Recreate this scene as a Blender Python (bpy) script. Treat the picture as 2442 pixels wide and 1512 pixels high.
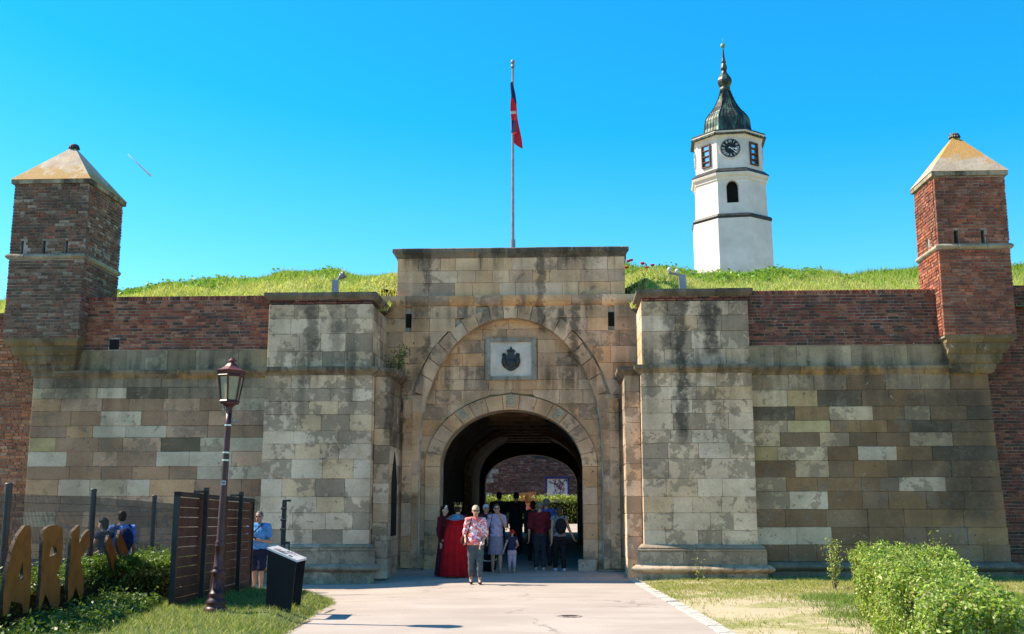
import bpy, bmesh, math, random
import numpy as np
from mathutils import Vector, Matrix
random.seed(7); rng = np.random.default_rng(7)
S = bpy.context.scene
for o in list(bpy.data.objects): bpy.data.objects.remove(o)
C = S.collection
R_ = math.radians
# ------------------------------------------------------------------ camera, sky, sun, exposure
CAM_H, PITCH, FPX = 1.70, R_(9.8), 2580.0          # eye height, upward tilt, focal length for a 2442 px wide picture
cam = bpy.data.objects.new('camera', bpy.data.cameras.new('camera')); C.objects.link(cam)
cam.data.sensor_width = 36; cam.data.lens = 36*FPX/2442; cam.data.clip_end = 20000; cam.data.clip_start = .1
cam.location = (0, 0, CAM_H); cam.rotation_euler = (math.pi/2+PITCH, 0, 0)
S.camera = cam
SUN = Vector((-.91, .17, 1.0)).normalized()        # towards the sun
sun = bpy.data.objects.new('sun', bpy.data.lights.new('sun', 'SUN')); C.objects.link(sun)
sun.data.energy = 4.3; sun.data.angle = R_(.55); sun.data.color = (1, .92, .80)
sun.rotation_euler = SUN.to_track_quat('Z', 'Y').to_euler()
sun.location = (-30, 5, 40)
W = bpy.data.worlds.new('World'); S.world = W; W.use_nodes = True
wn = W.node_tree; bg = wn.nodes['Background']; bg.inputs['Strength'].default_value = .125
sky = wn.nodes.new('ShaderNodeTexSky'); sky.sky_type = 'NISHITA'; sky.sun_disc = False
sky.sun_elevation = math.asin(SUN.z); sky.sun_rotation = math.atan2(SUN.x, SUN.y)
sky.air_density = 1.0; sky.dust_density = .35; sky.ozone_density = 3.0; sky.altitude = 200
hs = wn.nodes.new('ShaderNodeHueSaturation'); hs.inputs['Saturation'].default_value = 1.52; hs.inputs['Hue'].default_value = .491
wn.links.new(sky.outputs[0], hs.inputs['Color']); wn.links.new(hs.outputs[0], bg.inputs['Color'])
S.render.engine = 'CYCLES'
S.view_settings.view_transform = 'Standard'; S.view_settings.look = 'None'
S.view_settings.gamma = 1; S.view_settings.use_white_balance = True; S.view_settings.white_balance_temperature = 7250; S.view_settings.exposure = 1.25
S.cycles.max_bounces = 8; S.cycles.diffuse_bounces = 4; S.cycles.transparent_max_bounces = 8

# ------------------------------------------------------------------ helpers
cT, sT = math.cos(PITCH), math.sin(PITCH)
def ray(x, y):
    u = (x-1221)/FPX; w = (756-y)/FPX
    return Vector((u, cT-w*sT, sT+w*cT))
def PY(x, y, Y):                       # the point at depth Y on a sight line
    d = ray(x, y); return Vector((0, 0, CAM_H))+d*(Y/d.y)
def sstep(a, b, x):
    t = np.clip((np.asarray(x, float)-a)/(b-a), 0, 1); return t*t*(3-2*t)
def gz(X, Y):                          # ground height
    X = np.asarray(X, float); Y = np.asarray(Y, float)
    z = .034*np.clip(Y-24.5, 0, 24)
    return z-.12*sstep(-.5, -4, X)*sstep(18.5, 22.5, Y)*(1-sstep(25, 27, Y))
def PG(x, y, dz=0.):                   # the point where a sight line meets the ground
    d = ray(x, y); z = dz
    for _ in range(12):
        t = (z-CAM_H)/d.z; z = float(gz(d.x*t, d.y*t))+dz
    return Vector((d.x*t, d.y*t, z))
def tag(o, label=None, cat=None, group=None, kind=None):
    if label: o['label'] = label
    if cat: o['category'] = cat
    if group: o['group'] = group
    if kind: o['kind'] = kind
    return o
def empty(name, loc=(0, 0, 0), rz=0, label=None, cat=None, group=None):
    o = bpy.data.objects.new(name, None); C.objects.link(o); o.empty_display_size = .2
    o.location = loc; o.rotation_euler = (0, 0, rz)
    return tag(o, label, cat, group)
def link(name, me, mat=None, parent=None, smooth=False):
    o = bpy.data.objects.new(name, me); C.objects.link(o)
    if mat is not None:
        me.materials.clear()
        for m in (mat if isinstance(mat, (list, tuple)) else [mat]): me.materials.append(m)
    if parent: o.parent = parent
    if smooth: me.polygons.foreach_set('use_smooth', [True]*len(me.polygons))
    return o
class MB:                              # collects simple shapes into one mesh
    def __init__(s): s.v = []; s.f = []; s.m = []; s.cur = 0
    def add(s, vs, fs):
        n = len(s.v); s.v += [tuple(v) for v in vs]; s.f += [tuple(i+n for i in f) for f in fs]; s.m += [s.cur]*len(fs); return s
    def box(s, x0, x1, y0, y1, z0, z1):
        return s.add([(x0,y0,z0),(x1,y0,z0),(x1,y1,z0),(x0,y1,z0),(x0,y0,z1),(x1,y0,z1),(x1,y1,z1),(x0,y1,z1)],
                     [(0,3,2,1),(4,5,6,7),(0,1,5,4),(1,2,6,5),(2,3,7,6),(3,0,4,7)])
    def tube(s, p0, p1, r0, r1=None, n=10, cap=True):
        p0, p1 = Vector(p0), Vector(p1); r1 = r0 if r1 is None else r1
        d = (p1-p0).normalized(); a = d.orthogonal().normalized(); b = d.cross(a)
        vs = []
        for p, r in ((p0, r0), (p1, r1)):
            vs += [p+(a*math.cos(2*math.pi*i/n)+b*math.sin(2*math.pi*i/n))*r for i in range(n)]
        fs = [(i, (i+1) % n, n+(i+1) % n, n+i) for i in range(n)]
        if cap: fs += [tuple(reversed(range(n))), tuple(range(n, 2*n))]
        return s.add(vs, fs)
    def path(s, pts, r, n=8):
        for a, b in zip(pts[:-1], pts[1:]): s.tube(a, b, r, r, n)
        return s
    def lathe(s, prof, n=16, c=(0, 0, 0), rot=0, sq=1.0):   # prof: (radius, z)
        vs = []; fs = []
        for r, z in prof:
            vs += [(c[0]+r*math.cos(2*math.pi*i/n+rot), c[1]+r*sq*math.sin(2*math.pi*i/n+rot), c[2]+z) for i in range(n)]
        for k in range(len(prof)-1):
            fs += [(k*n+i, k*n+(i+1) % n, (k+1)*n+(i+1) % n, (k+1)*n+i) for i in range(n)]
        fs += [tuple(reversed(range(n))), tuple(range((len(prof)-1)*n, len(prof)*n))]
        return s.add(vs, fs)
    def ell(s, c, r, nu=12, nv=8, M=None):
        vs = []; fs = []
        for j in range(nv+1):
            th = math.pi*j/nv
            for i in range(nu):
                v = Vector((r[0]*math.sin(th)*math.cos(2*math.pi*i/nu), r[1]*math.sin(th)*math.sin(2*math.pi*i/nu), -r[2]*math.cos(th)))
                if M: v = M @ v
                vs.append(v+Vector(c))
        for j in range(nv):
            fs += [(j*nu+i, j*nu+(i+1) % nu, (j+1)*nu+(i+1) % nu, (j+1)*nu+i) for i in range(nu)]
        return s.add(vs, fs)
    def cap(s, p0, p1, r0, r1, n=10):                       # tapered capsule
        p0, p1 = Vector(p0), Vector(p1); d = (p1-p0); L = d.length; d = d/L if L > 1e-6 else Vector((0, 0, 1))
        a = d.orthogonal().normalized(); b = d.cross(a); vs = []; fs = []; rows = []
        for k in range(4): t = -math.pi/2+k*math.pi/6; rows.append((p0+d*(r0*math.sin(t)), max(r0*math.cos(t), .0005)))
        for k in range(4): t = k*math.pi/6; rows.append((p1+d*(r1*math.sin(t)), max(r1*math.cos(t), .0005)))
        for p, r in rows: vs += [p+(a*math.cos(2*math.pi*i/n)+b*math.sin(2*math.pi*i/n))*r for i in range(n)]
        for k in range(len(rows)-1): fs += [(k*n+i, k*n+(i+1) % n, (k+1)*n+(i+1) % n, (k+1)*n+i) for i in range(n)]
        fs += [tuple(reversed(range(n))), tuple(range((len(rows)-1)*n, len(rows)*n))]
        return s.add(vs, fs)
    def prism(s, poly, yf, yb, bev=0.0):                    # (x,z) outline extruded along y
        A = sum(p[0]*q[1]-q[0]*p[1] for p, q in zip(poly, poly[1:]+poly[:1]))
        if A < 0: poly = poly[::-1]
        n = len(poly); cx = sum(p[0] for p in poly)/n; cz = sum(p[1] for p in poly)/n; vs = []
        if bev:
            for x, z in poly:
                d = math.hypot(x-cx, z-cz) or 1
                vs.append((x+(cx-x)/d*bev*1.2, yf, z+(cz-z)/d*bev*1.2))
            vs += [(x, yf+bev, z) for x, z in poly]
        else: vs += [(x, yf, z) for x, z in poly]
        vs += [(x, yb, z) for x, z in poly]
        L = len(vs)//n; fs = [tuple(range(n)), tuple(reversed(range((L-1)*n, L*n)))]
        for k in range(L-1): fs += [(k*n+(i+1) % n, k*n+i, (k+1)*n+i, (k+1)*n+(i+1) % n) for i in range(n)]
        return s.add(vs, fs)
    def mesh(s, name='m'):
        me = bpy.data.meshes.new(name); me.from_pydata(s.v, [], s.f)
        if any(s.m): me.polygons.foreach_set('material_index', s.m)
        me.update(); return me
    def build(s, name, mat, parent=None, smooth=False, **k):
        o = link(name, s.mesh(name), mat, parent, smooth)
        return tag(o, **k) if k else o
def fastmesh(name, V, k, mat, parent=None, col=None):       # V: (N*k,3), separate k-gons
    V = np.asarray(V, np.float32).reshape(-1, 3); n = len(V)//k
    me = bpy.data.meshes.new(name); me.vertices.add(len(V)); me.vertices.foreach_set('co', V.ravel())
    me.loops.add(n*k); me.loops.foreach_set('vertex_index', np.arange(n*k, dtype=np.int32))
    me.polygons.add(n); me.polygons.foreach_set('loop_start', np.arange(0, n*k, k, dtype=np.int32))
    if col is not None:
        a = me.color_attributes.new('Col', 'FLOAT_COLOR', 'POINT')
        c4 = np.ones((len(V), 4), np.float32); c4[:, :3] = np.repeat(np.asarray(col, np.float32), k, axis=0); a.data.foreach_set('color', c4.ravel())
    me.update(); me.validate()
    return link(name, me, mat, parent)
def dup(o, parent=None):
    c = o.copy(); C.objects.link(c)
    if parent: c.parent = parent
    for ch in list(o.children): dup(ch, c)
    return c

# ------------------------------------------------------------------ materials
class NT:
    def __init__(s, name):
        s.m = bpy.data.materials.new(name); s.m.use_nodes = True; s.t = s.m.node_tree
        s.b = s.t.nodes['Principled BSDF']; s.b.inputs['Roughness'].default_value = .85
        s.b.inputs['Specular IOR Level'].default_value = .3
    def n(s, ty, ins=None, **pr):
        x = s.t.nodes.new('ShaderNode'+ty)
        for k, v in pr.items(): setattr(x, k, v)
        for k, v in (ins or {}).items(): s.set(x.inputs[k], v)
        return x
    def set(s, i, v):
        if hasattr(v, 'is_output') or isinstance(v, bpy.types.NodeSocket): s.t.links.new(v, i)
        elif isinstance(v, (tuple, list)) and len(v) == 3 and i.type == 'RGBA': i.default_value = (*v, 1)
        else: i.default_value = v
    def math(s, op, a, b=0., c=None, cl=False):
        x = s.n('Math', {0: a, 1: b}, operation=op, use_clamp=cl)
        if c is not None: s.set(x.inputs[2], c)
        return x.outputs[0]
    def mr(s, v, a, b, c=0., d=1., smooth=True):
        return s.n('MapRange', {'Value': v, 'From Min': a, 'From Max': b, 'To Min': c, 'To Max': d}, interpolation_type='SMOOTHSTEP' if smooth else 'LINEAR').outputs[0]
    def mix(s, f, a, b, bl='MIX'):
        x = s.n('Mix', data_type='RGBA', blend_type=bl); s.set(x.inputs[0], f); s.set(x.inputs[6], a); s.set(x.inputs[7], b); return x.outputs[2]
    def noise(s, vec, scale, det=4., ro=.55, dist=0.):
        return s.n('TexNoise', {'Vector': vec, 'Scale': scale, 'Detail': det, 'Roughness': ro, 'Distortion': dist}).outputs['Fac']
    def scale(s, vec, sc, off=(0, 0, 0)):
        return s.n('Mapping', {'Vector': vec, 'Scale': sc, 'Location': off}).outputs[0]
    def pos(s): return s.n('NewGeometry').outputs['Position']
    def objc(s, o=None):
        x = s.n('TexCoord'); x.object = o; return x.outputs['Object']
    def bump(s, h, st=.3, dist=.01):
        s.set(s.b.inputs['Normal'], s.n('Bump', {'Height': h, 'Strength': st, 'Distance': dist}).outputs[0])
    def col(s, c): s.set(s.b.inputs['Base Color'], c); return s
def plain(name, col, rough=.7, var=.15, sc=6., metal=0., bump=.0, spec=.3, tint=None):
    t = NT(name); p = t.objc()
    nz = t.noise(p, sc, 5, .6)
    c2 = tint or tuple(x*(1-var*2) for x in col)
    t.col(t.mix(t.mr(nz, .3, .7), c2, tuple(min(1, x*(1+var)) for x in col)))
    t.b.inputs['Roughness'].default_value = rough; t.b.inputs['Metallic'].default_value = metal
    t.b.inputs['Specular IOR Level'].default_value = spec
    if bump: t.bump(t.noise(p, sc*6, 5, .65), bump, .01)
    return t.m

GATE_ROT = -R_(2.9); GX, GY = -.04, 27.1      # the gate front stands a little askew to the path
gate = empty('gate_portal', (GX, GY, 0), GATE_ROT, 'central stone gatehouse with big blind arch, coat of arms plaque and vaulted passage', 'gate')
cR, sR = math.cos(GATE_ROT), math.sin(GATE_ROT)
def G2W(x, y, z=0): return Vector((GX+x*cR-y*sR, GY+x*sR+y*cR, z))
def PL(x, y, yl):                              # sight line meets a plane parallel to the gate front
    d = ray(x, y); n = Vector((-sR, cR, 0)); o = G2W(0, yl)
    t = (o.dot(n))/d.dot(n); p = d*t
    q = p-Vector((GX, GY, 0)); return (q.x*cR+q.y*sR, CAM_H+p.z)

def stone_mat():
    t = NT('weathered_limestone'); P = t.objc(gate); sep = t.n('SeparateXYZ', {0: P}).outputs
    oi = t.n('ObjectInfo'); base = oi.outputs['Color']; al = oi.outputs['Alpha']
    n1 = t.math('ADD', t.math('MULTIPLY', t.noise(P, 1.3, 8, .62, .5), .55), t.math('MULTIPLY', t.noise(P, 5.5, 6, .62, .3), .45))
    th = t.math('MULTIPLY_ADD', al, -.30, .645); peel = t.mr(n1, th, t.math('ADD', th, .035))
    dk = t.mix(.45, t.mix(1., base, (.68, .65, .62), 'MULTIPLY'), (.33, .27, .21))
    c = t.mix(peel, base, dk)
    mott = t.noise(P, .9, 4, .6); c = t.mix(1., c, t.mix(t.mr(mott, .25, .75), (.68, .65, .61), (1.18, 1.15, 1.10)), 'MULTIPLY')
    rust = t.mr(t.noise(t.scale(P, (1.2, 1.2, 2.2), (7, 3, 1)), 1.3, 5, .6), .60, .72); c = t.mix(t.math('MULTIPLY', rust, .5), c, (.36, .22, .10))
    gr = t.noise(P, 26, 6, .7); c = t.mix(1., c, t.mix(t.mr(gr, .3, .7, smooth=False), (.82, .82, .82), (1.1, 1.1, 1.1)), 'MULTIPLY')
    pits = t.mr(t.noise(P, 15, 3, .5), .665, .70); pm = t.math('MULTIPLY', pits, t.mr(t.noise(P, 1.1, 2, .5, 0), .48, .58)); c = t.mix(t.math('MULTIPLY', pm, .7), c, (.06, .05, .045))
    # black weathering runs with ragged sides, deepened below ledges for cornice shadow
    sn = t.noise(t.scale(P, (2.3, 2.3, .20)), 1.0, 6, .62); zr = t.n('ValToRGB', {0: t.math('DIVIDE', sep[2], 9.)})
    cr = zr.color_ramp; cr.elements[0].position = 0; cr.elements[0].color = (.45,)*3+(1,); cr.elements[1].position = 1; cr.elements[1].color = (1.,)*3+(1,)
    for p_, v_ in ((.06, .28), (.12, .05), (.36, .06), (.50, .55), (.535, .95), (.55, .9), (.60, .35), (.68, .28), (.735, .75), (.765, .35), (.84, .30), (.875, .85), (.89, 1.)):
        e = cr.elements.new(p_); e.color = (v_,)*3+(1,)
    run = t.math('MULTIPLY', t.mr(sn, .43, .63), zr.outputs[0])
    wob = t.math('MULTIPLY', t.math('SUBTRACT', t.noise(P, 3.2, 5, .65), .5), .55)
    xx = t.math('ADD', sep[0], wob); tot = run
    for (x0, z0, z1, w, s_) in ((4.05, 3.0, 6.45, .16, .95), (4.75, 4.85, 6.4, .22, 1.), (3.95, 5.2, 6.5, .3, .8), (-4.6, 4.95, 6.35, .16, .8), (-4.0, 5.0, 6.2, .18, .55),
                                (1.62, 4.9, 6.7, .14, .9), (.78, 5.9, 8.0, .12, .75), (-2.15, 6.95, 8.05, .12, .8), (-.62, 6.1, 6.75, .16, .8), (1.3, 5.9, 6.6, .16, .8), (-2.15, 5.1, 5.9, .1, .8),
                                (2.3, .3, 4.6, .12, .5), (2.72, 3.2, 4.6, .12, .7), (-2.8, 2.9, 4.9, .12, .85), (-1.0, 5.2, 5.9, .22, .5), (10.5, 1.2, 4.3, .7, .72), (9.6, 2.4, 4.2, .6, .55), (-10.6, 4.0, 4.8, .5, .8), (-2.6, .0, 1.9, .8, .35)):
        mx = t.mr(t.math('ABSOLUTE', t.math('SUBTRACT', xx, x0)), w*1.25, w*.45)
        mz = t.math('MULTIPLY', t.mr(t.math('ADD', sep[2], wob), z0-.1, z0+.35), t.mr(sep[2], z1+.12, z1-.1))
        tot = t.math('MAXIMUM', tot, t.math('MULTIPLY', t.math('MULTIPLY', mx, mz), s_))
    brk = t.mr(t.noise(P, 9, 6, .75), .28, .52); tot = t.math('MULTIPLY', tot, t.math('MULTIPLY_ADD', brk, .6, .4))
    c = t.mix(t.math('MULTIPLY', tot, .86), c, (.040, .036, .031))
    wh = t.math('MULTIPLY', t.mr(t.noise(P, 7, 5, .7), .63, .68), t.mr(t.noise(P, .8, 2, .5), .5, .62)); c = t.mix(t.math('MULTIPLY', wh, .55), c, (.48, .46, .42))
    t.col(c); t.b.inputs['Roughness'].default_value = .93; t.b.inputs['Specular IOR Level'].default_value = .15
    h = t.math('ADD', t.math('MULTIPLY', peel, -.6), t.math('ADD', t.math('MULTIPLY', gr, .5), t.math('MULTIPLY', pm, -.8)))
    t.bump(t.math('ADD', h, t.math('MULTIPLY', t.noise(P, 5, 5, .6), .9)), .55, .018)
    return t.m
def brick_mat(attr=False):
    t = NT('old_brick'+('_joined' if attr else '')); P = t.objc(gate)
    base = t.n('Attribute', attribute_name='Col').outputs['Color'] if attr else t.n('ObjectInfo').outputs['Color']
    c = t.mix(1., base, t.mix(t.mr(t.noise(P, 9, 5, .7), .3, .7), (.62, .62, .64), (1.2, 1.16, 1.1)), 'MULTIPLY')
    gr = t.mr(t.noise(P, .75, 4, .6), .46, .66); c = t.mix(t.math('MULTIPLY', gr, .45), c, (.06, .045, .04))
    ef = t.math('MULTIPLY', t.mr(t.noise(P, 11, 5, .75), .60, .67), t.mr(t.noise(P, .9, 3, .5, 1.), .47, .60)); c = t.mix(t.math('MULTIPLY', ef, .7), c, (.46, .42, .38))
    t.col(c); t.b.inputs['Roughness'].default_value = .92; t.b.inputs['Specular IOR Level'].default_value = .15
    t.bump(t.noise(P, 40, 6, .7), .5, .012); return t.m
def mortar_mat(name, a, b):
    t = NT(name); P = t.objc(gate); c = t.mix(t.mr(t.noise(P, 2.2, 6, .65), .35, .65), a, b)
    t.col(c); t.bump(t.noise(P, 60, 5, .7), .5, .01); return t.m
M = {}
M['stone'] = stone_mat(); M['brick'] = brick_mat(); M['brickj'] = brick_mat(True)
M['mortar'] = mortar_mat('lime_mortar', (.20, .17, .15), (.36, .32, .28))
M['joint'] = mortar_mat('stone_joint', (.26, .22, .17), (.52, .46, .38))
M['black'] = plain('opening_shade', (.012, .011, .010), .95)  # near-black fill standing in for the shade inside openings
M['dark_stone'] = plain('sooty_shaded_stone', (.035, .03, .026), .95, .3, 1.5, bump=.5)  # soot stone, coloured darker still for the passage's shade
M['timber'] = plain('old_timber', (.12, .065, .035), .8, .25, 5, bump=.4)
M['blackmetal'] = plain('black_painted_metal', (.018, .019, .022), .45, .2, 3, spec=.5)
M['greymetal'] = plain('galvanised_grey_metal', (.22, .24, .27), .45, .15, 4, metal=.3)
M['white'] = plain('white_plaster', (.72, .70, .67), .8, .05, 3)
M['iron'] = plain('cast_iron_emblem', (.022, .021, .024), .5, .3, 12, spec=.5)
def asphalt_mat():
    t = NT('pale_asphalt'); P = t.pos()
    c = t.mix(t.mr(t.noise(P, .5, 5, .6), .3, .7), (.345, .29, .255), (.41, .35, .31))
    c = t.mix(1., c, t.mix(t.mr(t.noise(P, 70, 3, .6), .3, .7, smooth=False), (.86, .86, .86), (1.08, 1.08, 1.08)), 'MULTIPLY')
    c = t.mix(t.mr(t.noise(P, 1.7, 6, .7), .60, .75, 0, .25), c, (.22, .19, .165))
    st = t.mr(t.noise(t.scale(P, (1, 1, 1), (5, 9, 0)), 2.6, 2, .5), .72, .75, 0, .35); c = t.mix(st, c, (.22, .20, .18))
    vc = t.n('TexVoronoi', {'Vector': t.n('VectorMath', {0: P, 1: t.n('TexNoise', {'Vector': P, 'Scale': 1.8, 'Detail': 5.}).outputs['Color']}, operation='ADD').outputs[0], 'Scale': .33}, feature='DISTANCE_TO_EDGE').outputs['Distance']
    c = t.mix(t.math('MULTIPLY', t.mr(vc, .012, .004), t.mr(t.noise(P, .6, 3, .5), .45, .6, 0, .55)), c, (.10, .085, .075))
    pt = t.mr(t.noise(t.scale(P, (.5, 1.3, 1), (3, 1, 0)), .8, 2, .4), .52, .56, 0, .35); c = t.mix(pt, c, (.30, .245, .21))
    t.col(c); t.b.inputs['Roughness'].default_value = .9; t.bump(t.noise(P, 160, 4, .7), .35, .006); return t.m
M['asphalt'] = asphalt_mat()
def earth_mat(name, dirt, green, k):
    t = NT(name); P = t.pos()
    n = t.math('ADD', t.math('MULTIPLY', t.noise(P, .55, 5, .6), .7), t.math('MULTIPLY', t.noise(P, 6, 5, .7), .3))
    c = t.mix(t.mr(n, k-.06, k+.06), dirt, green)
    c = t.mix(1., c, t.mix(t.mr(t.noise(P, 30, 5, .7), .3, .7), (.75, .75, .75), (1.15, 1.15, 1.15)), 'MULTIPLY')
    t.col(c); t.b.inputs['Roughness'].default_value = .95; t.bump(t.noise(P, 25, 6, .7), .6, .02); return t.m
M['lawn_right'] = earth_mat('trodden_earth', (.43, .35, .235), (.24, .24, .09), .52)
M['lawn_left'] = earth_mat('lawn_soil', (.20, .17, .09), (.09, .12, .03), .42)
M['hill'] = earth_mat('rampart_grass', (.42, .40, .16), (.18, .27, .05), .45)
M['ground'] = earth_mat('open_ground', (.30, .26, .2), (.16, .18, .08), .5)
def leaf_mat(name, tr=.35, rough=.45, spec=.35):
    t = NT(name); c = t.n('Attribute', attribute_name='Col').outputs['Color']
    t.col(c); t.b.inputs['Roughness'].default_value = rough; t.b.inputs['Specular IOR Level'].default_value = spec
    tl = t.n('BsdfTranslucent', {'Color': t.mix(1., c, (1.25, 1.3, .55), 'MULTIPLY')}); ms = t.n('MixShader', {0: tr, 1: t.b.outputs[0], 2: tl.outputs[0]})
    t.t.links.new(ms.outputs[0], t.t.nodes['Material Output'].inputs['Surface']); return t.m
M['leaf'] = leaf_mat('hedge_leaf'); M['grass'] = leaf_mat('grass_blade', .4, .6, .2)
M['twig'] = plain('twig_bark', (.10, .075, .05), .9, .2, 8)
# ------------------------------------------------------------------ setting: ground, path, lawns, rampart
def sheet(name, xs, ys, zf, mat, keep=None, kind='structure'):
    Xg, Yg = np.meshgrid(xs, ys); Z = zf(Xg, Yg); nx, ny = len(xs), len(ys)
    V = np.stack([Xg, Yg, Z], -1).reshape(-1, 3).tolist()
    F = [(j*nx+i, j*nx+i+1, (j+1)*nx+i+1, (j+1)*nx+i) for j in range(ny-1) for i in range(nx-1)
         if keep is None or keep(.5*(xs[i]+xs[i+1]), .5*(ys[j]+ys[j+1]))]
    me = bpy.data.meshes.new(name); me.from_pydata(V, [], F); me.update()
    return tag(link(name, me, mat, None, True), kind=kind)
gx = np.concatenate([np.linspace(-400, -30, 8), np.linspace(-26, 26, 53), np.linspace(30, 400, 8)])
gy = np.concatenate([np.linspace(-120, 0, 7), np.linspace(2, 62, 61), np.linspace(70, 600, 12)])
sheet('ground', gx, gy, lambda X, Y: gz(X, Y)-.03, M['ground'])
kerbA, kerbB = PG(1735, 1520), PG(1500, 1379)          # right-hand edge of the path
def kx(Y): return kerbA.x+(kerbB.x-kerbA.x)*(np.asarray(Y, float)-kerbA.y)/(kerbB.y-kerbA.y)
ysp = np.concatenate([np.linspace(2, 27, 60), np.linspace(27.5, 64, 40)])
def path_sheet():
    V = []; F = []; n = 29
    for Y in ysp:
        x0 = -16. if Y < 24.8 else -9.; x1 = float(kx(Y)) if Y < kerbB.y else max(float(kx(kerbB.y)), 2.9 if Y < 27.5 else 9.)
        for i in range(n):
            X = x0+(x1-x0)*i/(n-1); V.append((X, Y, float(gz(X, Y))+.006))
    for j in range(len(ysp)-1):
        for i in range(n-1): F.append((j*n+i, j*n+i+1, (j+1)*n+i+1, (j+1)*n+i))
    me = bpy.data.meshes.new('path'); me.from_pydata(V, [], F); me.update(); return tag(link('path', me, M['asphalt'], None, True), kind='structure')
path_sheet()
def inpoly(x, y, poly):
    x = np.asarray(x, float); y = np.asarray(y, float); r = np.zeros(x.shape, bool)
    for (x0, y0), (x1, y1) in zip(poly, poly[1:]+poly[:1]):
        c = ((y0 > y) != (y1 > y)); r ^= c & (x < (x1-x0)*(y-y0)/((y1-y0) or 1e-9)+x0)
    return r
def pdist(x, y, pts):
    x = np.asarray(x, float); y = np.asarray(y, float); d = np.full(x.shape, 1e9)
    for (x0, y0), (x1, y1) in zip(pts[:-1], pts[1:]):
        L2 = (x1-x0)**2+(y1-y0)**2; t = np.clip(((x-x0)*(x1-x0)+(y-y0)*(y1-y0))/L2, 0, 1)
        d = np.minimum(d, np.hypot(x-x0-t*(x1-x0), y-y0-t*(y1-y0)))
    return d
ledge = [tuple(PG(*p)[:2]) for p in ((655, 1545), (690, 1512), (735, 1484), (775, 1456), (800, 1443), (790, 1434), (735, 1427), (640, 1418), (596, 1413))]
ledge = [(ledge[0][0]-.25, 9.0)]+ledge+[(-7.2, ledge[-1][1]+.4)]
lpoly = ledge+[(-16., ledge[-1][1]+.5), (-16., 9.)]
def lz(X, Y):
    d = pdist(X, Y, ledge); n = .015*np.sin(np.asarray(X)*9+np.asarray(Y)*4)
    return gz(X, Y)*.4-.01+.15*sstep(-.02, .55, d)+n*sstep(0, .4, d)
sheet('left_lawn', np.arange(-16, -2.2, .14), np.arange(9, 22, .14), lz, M['lawn_left'], keep=lambda x, y: bool(inpoly(x, y, lpoly)))
def rz_(X, Y): return gz(X, Y)+.012+.04*sstep(.1, 1.2, np.asarray(X)-kx(Y))+.012*np.sin(np.asarray(X)*5+1)*np.sin(np.asarray(Y)*4)*sstep(.2, 1.2, np.asarray(X)-kx(Y))
sheet('right_lawn', np.arange(1.6, 26, .16), np.arange(9, 26.2, .16), rz_, M['lawn_right'], keep=lambda x, y: x > kx(y)+.10)

# kerb of small setts along the right edge
kerb = tag(empty('kerb'), kind='structure'); M['kerb'] = plain('kerb_stone', (.46, .42, .37), .9, .2, 9, bump=.4)
t_ = 0.; kd = (kerbB-kerbA); kl = Vector((kd.x, kd.y)).length; ang = math.atan2(kd.y, kd.x)
while t_ < kl-.2:
    L = random.uniform(.32, .62); c = kerbA+kd*((t_+L/2)/kl)
    m = MB(); j = lambda: random.uniform(-.015, .015)
    poly = [(-L/2+.012+j(), -.11+j()), (0, -.115+j()), (L/2-.012+j(), -.11+j()), (L/2-.012+j(), .11+j()), (0, .115+j()), (-L/2+.012+j(), .11+j())]
    h = random.uniform(.012, .03)
    vs = [(x, y, -.1) for x, y in poly]+[(x, y, h-.012) for x, y in poly]+[(x*.95, y*.86, h) for x, y in poly]
    fs = [(i, (i+1) % 6, 6+(i+1) % 6, 6+i) for i in range(6)]+[(6+i, 6+(i+1) % 6, 12+(i+1) % 6, 12+i) for i in range(6)]+[tuple(range(12, 18))]
    o = m.add(vs, fs).build('kerb_stone', M['kerb'], kerb); o.location = (c.x+.085*math.sin(ang), c.y, float(gz(c.x, c.y))); o.rotation_euler.z = ang
    t_ += L
# grassy rampart over the passage
HX = [-40, -14, -10, -7, -4.5, -2.9, 2.9, 3.6, 5, 8, 11, 14, 40]
HZ = [7.88, 8.33, 8.81, 9.11, 8.98, 9.11, 9.33, 9.18, 8.93, 8.93, 8.88, 8.98, 8.78]
def hill_z(x, y):                    # local to the gate
    x = np.asarray(x, float); y = np.asarray(y, float); cz = np.interp(x, HX, HZ)+.07*np.sin(x*1.7)+.05*np.sin(x*4.1+1)
    a = sstep(-2.2, 8.5, y)**.75
    z = 6.15+(cz-6.15)*a+.05*np.sin(x*3+y*2)*sstep(0, 2, y)
    z = z+.6*np.exp(-((x-3.9)/.9)**2)*sstep(-.3, 1.0, y)*(1-sstep(1.0, 3.6, y))+.5*np.exp(-((x+3.6)/.9)**2)*sstep(0, 1.5, y)*(1-sstep(1.5, 4, y))
    return np.where(y > 8.5, cz-.09*np.maximum(y-8.5, 0)**1.3, z)
hx = np.linspace(-40, 40, 161); hy = np.concatenate([np.linspace(-1.2, 9, 35), np.linspace(9.5, 15.6, 12)])
hill = sheet('rampart_hill', hx, hy, hill_z, M['hill'], keep=lambda x, y: not (abs(x) < 3.3 and y < .8)); hill.location = (GX, GY, 0); hill.rotation_euler.z = GATE_ROT

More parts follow.
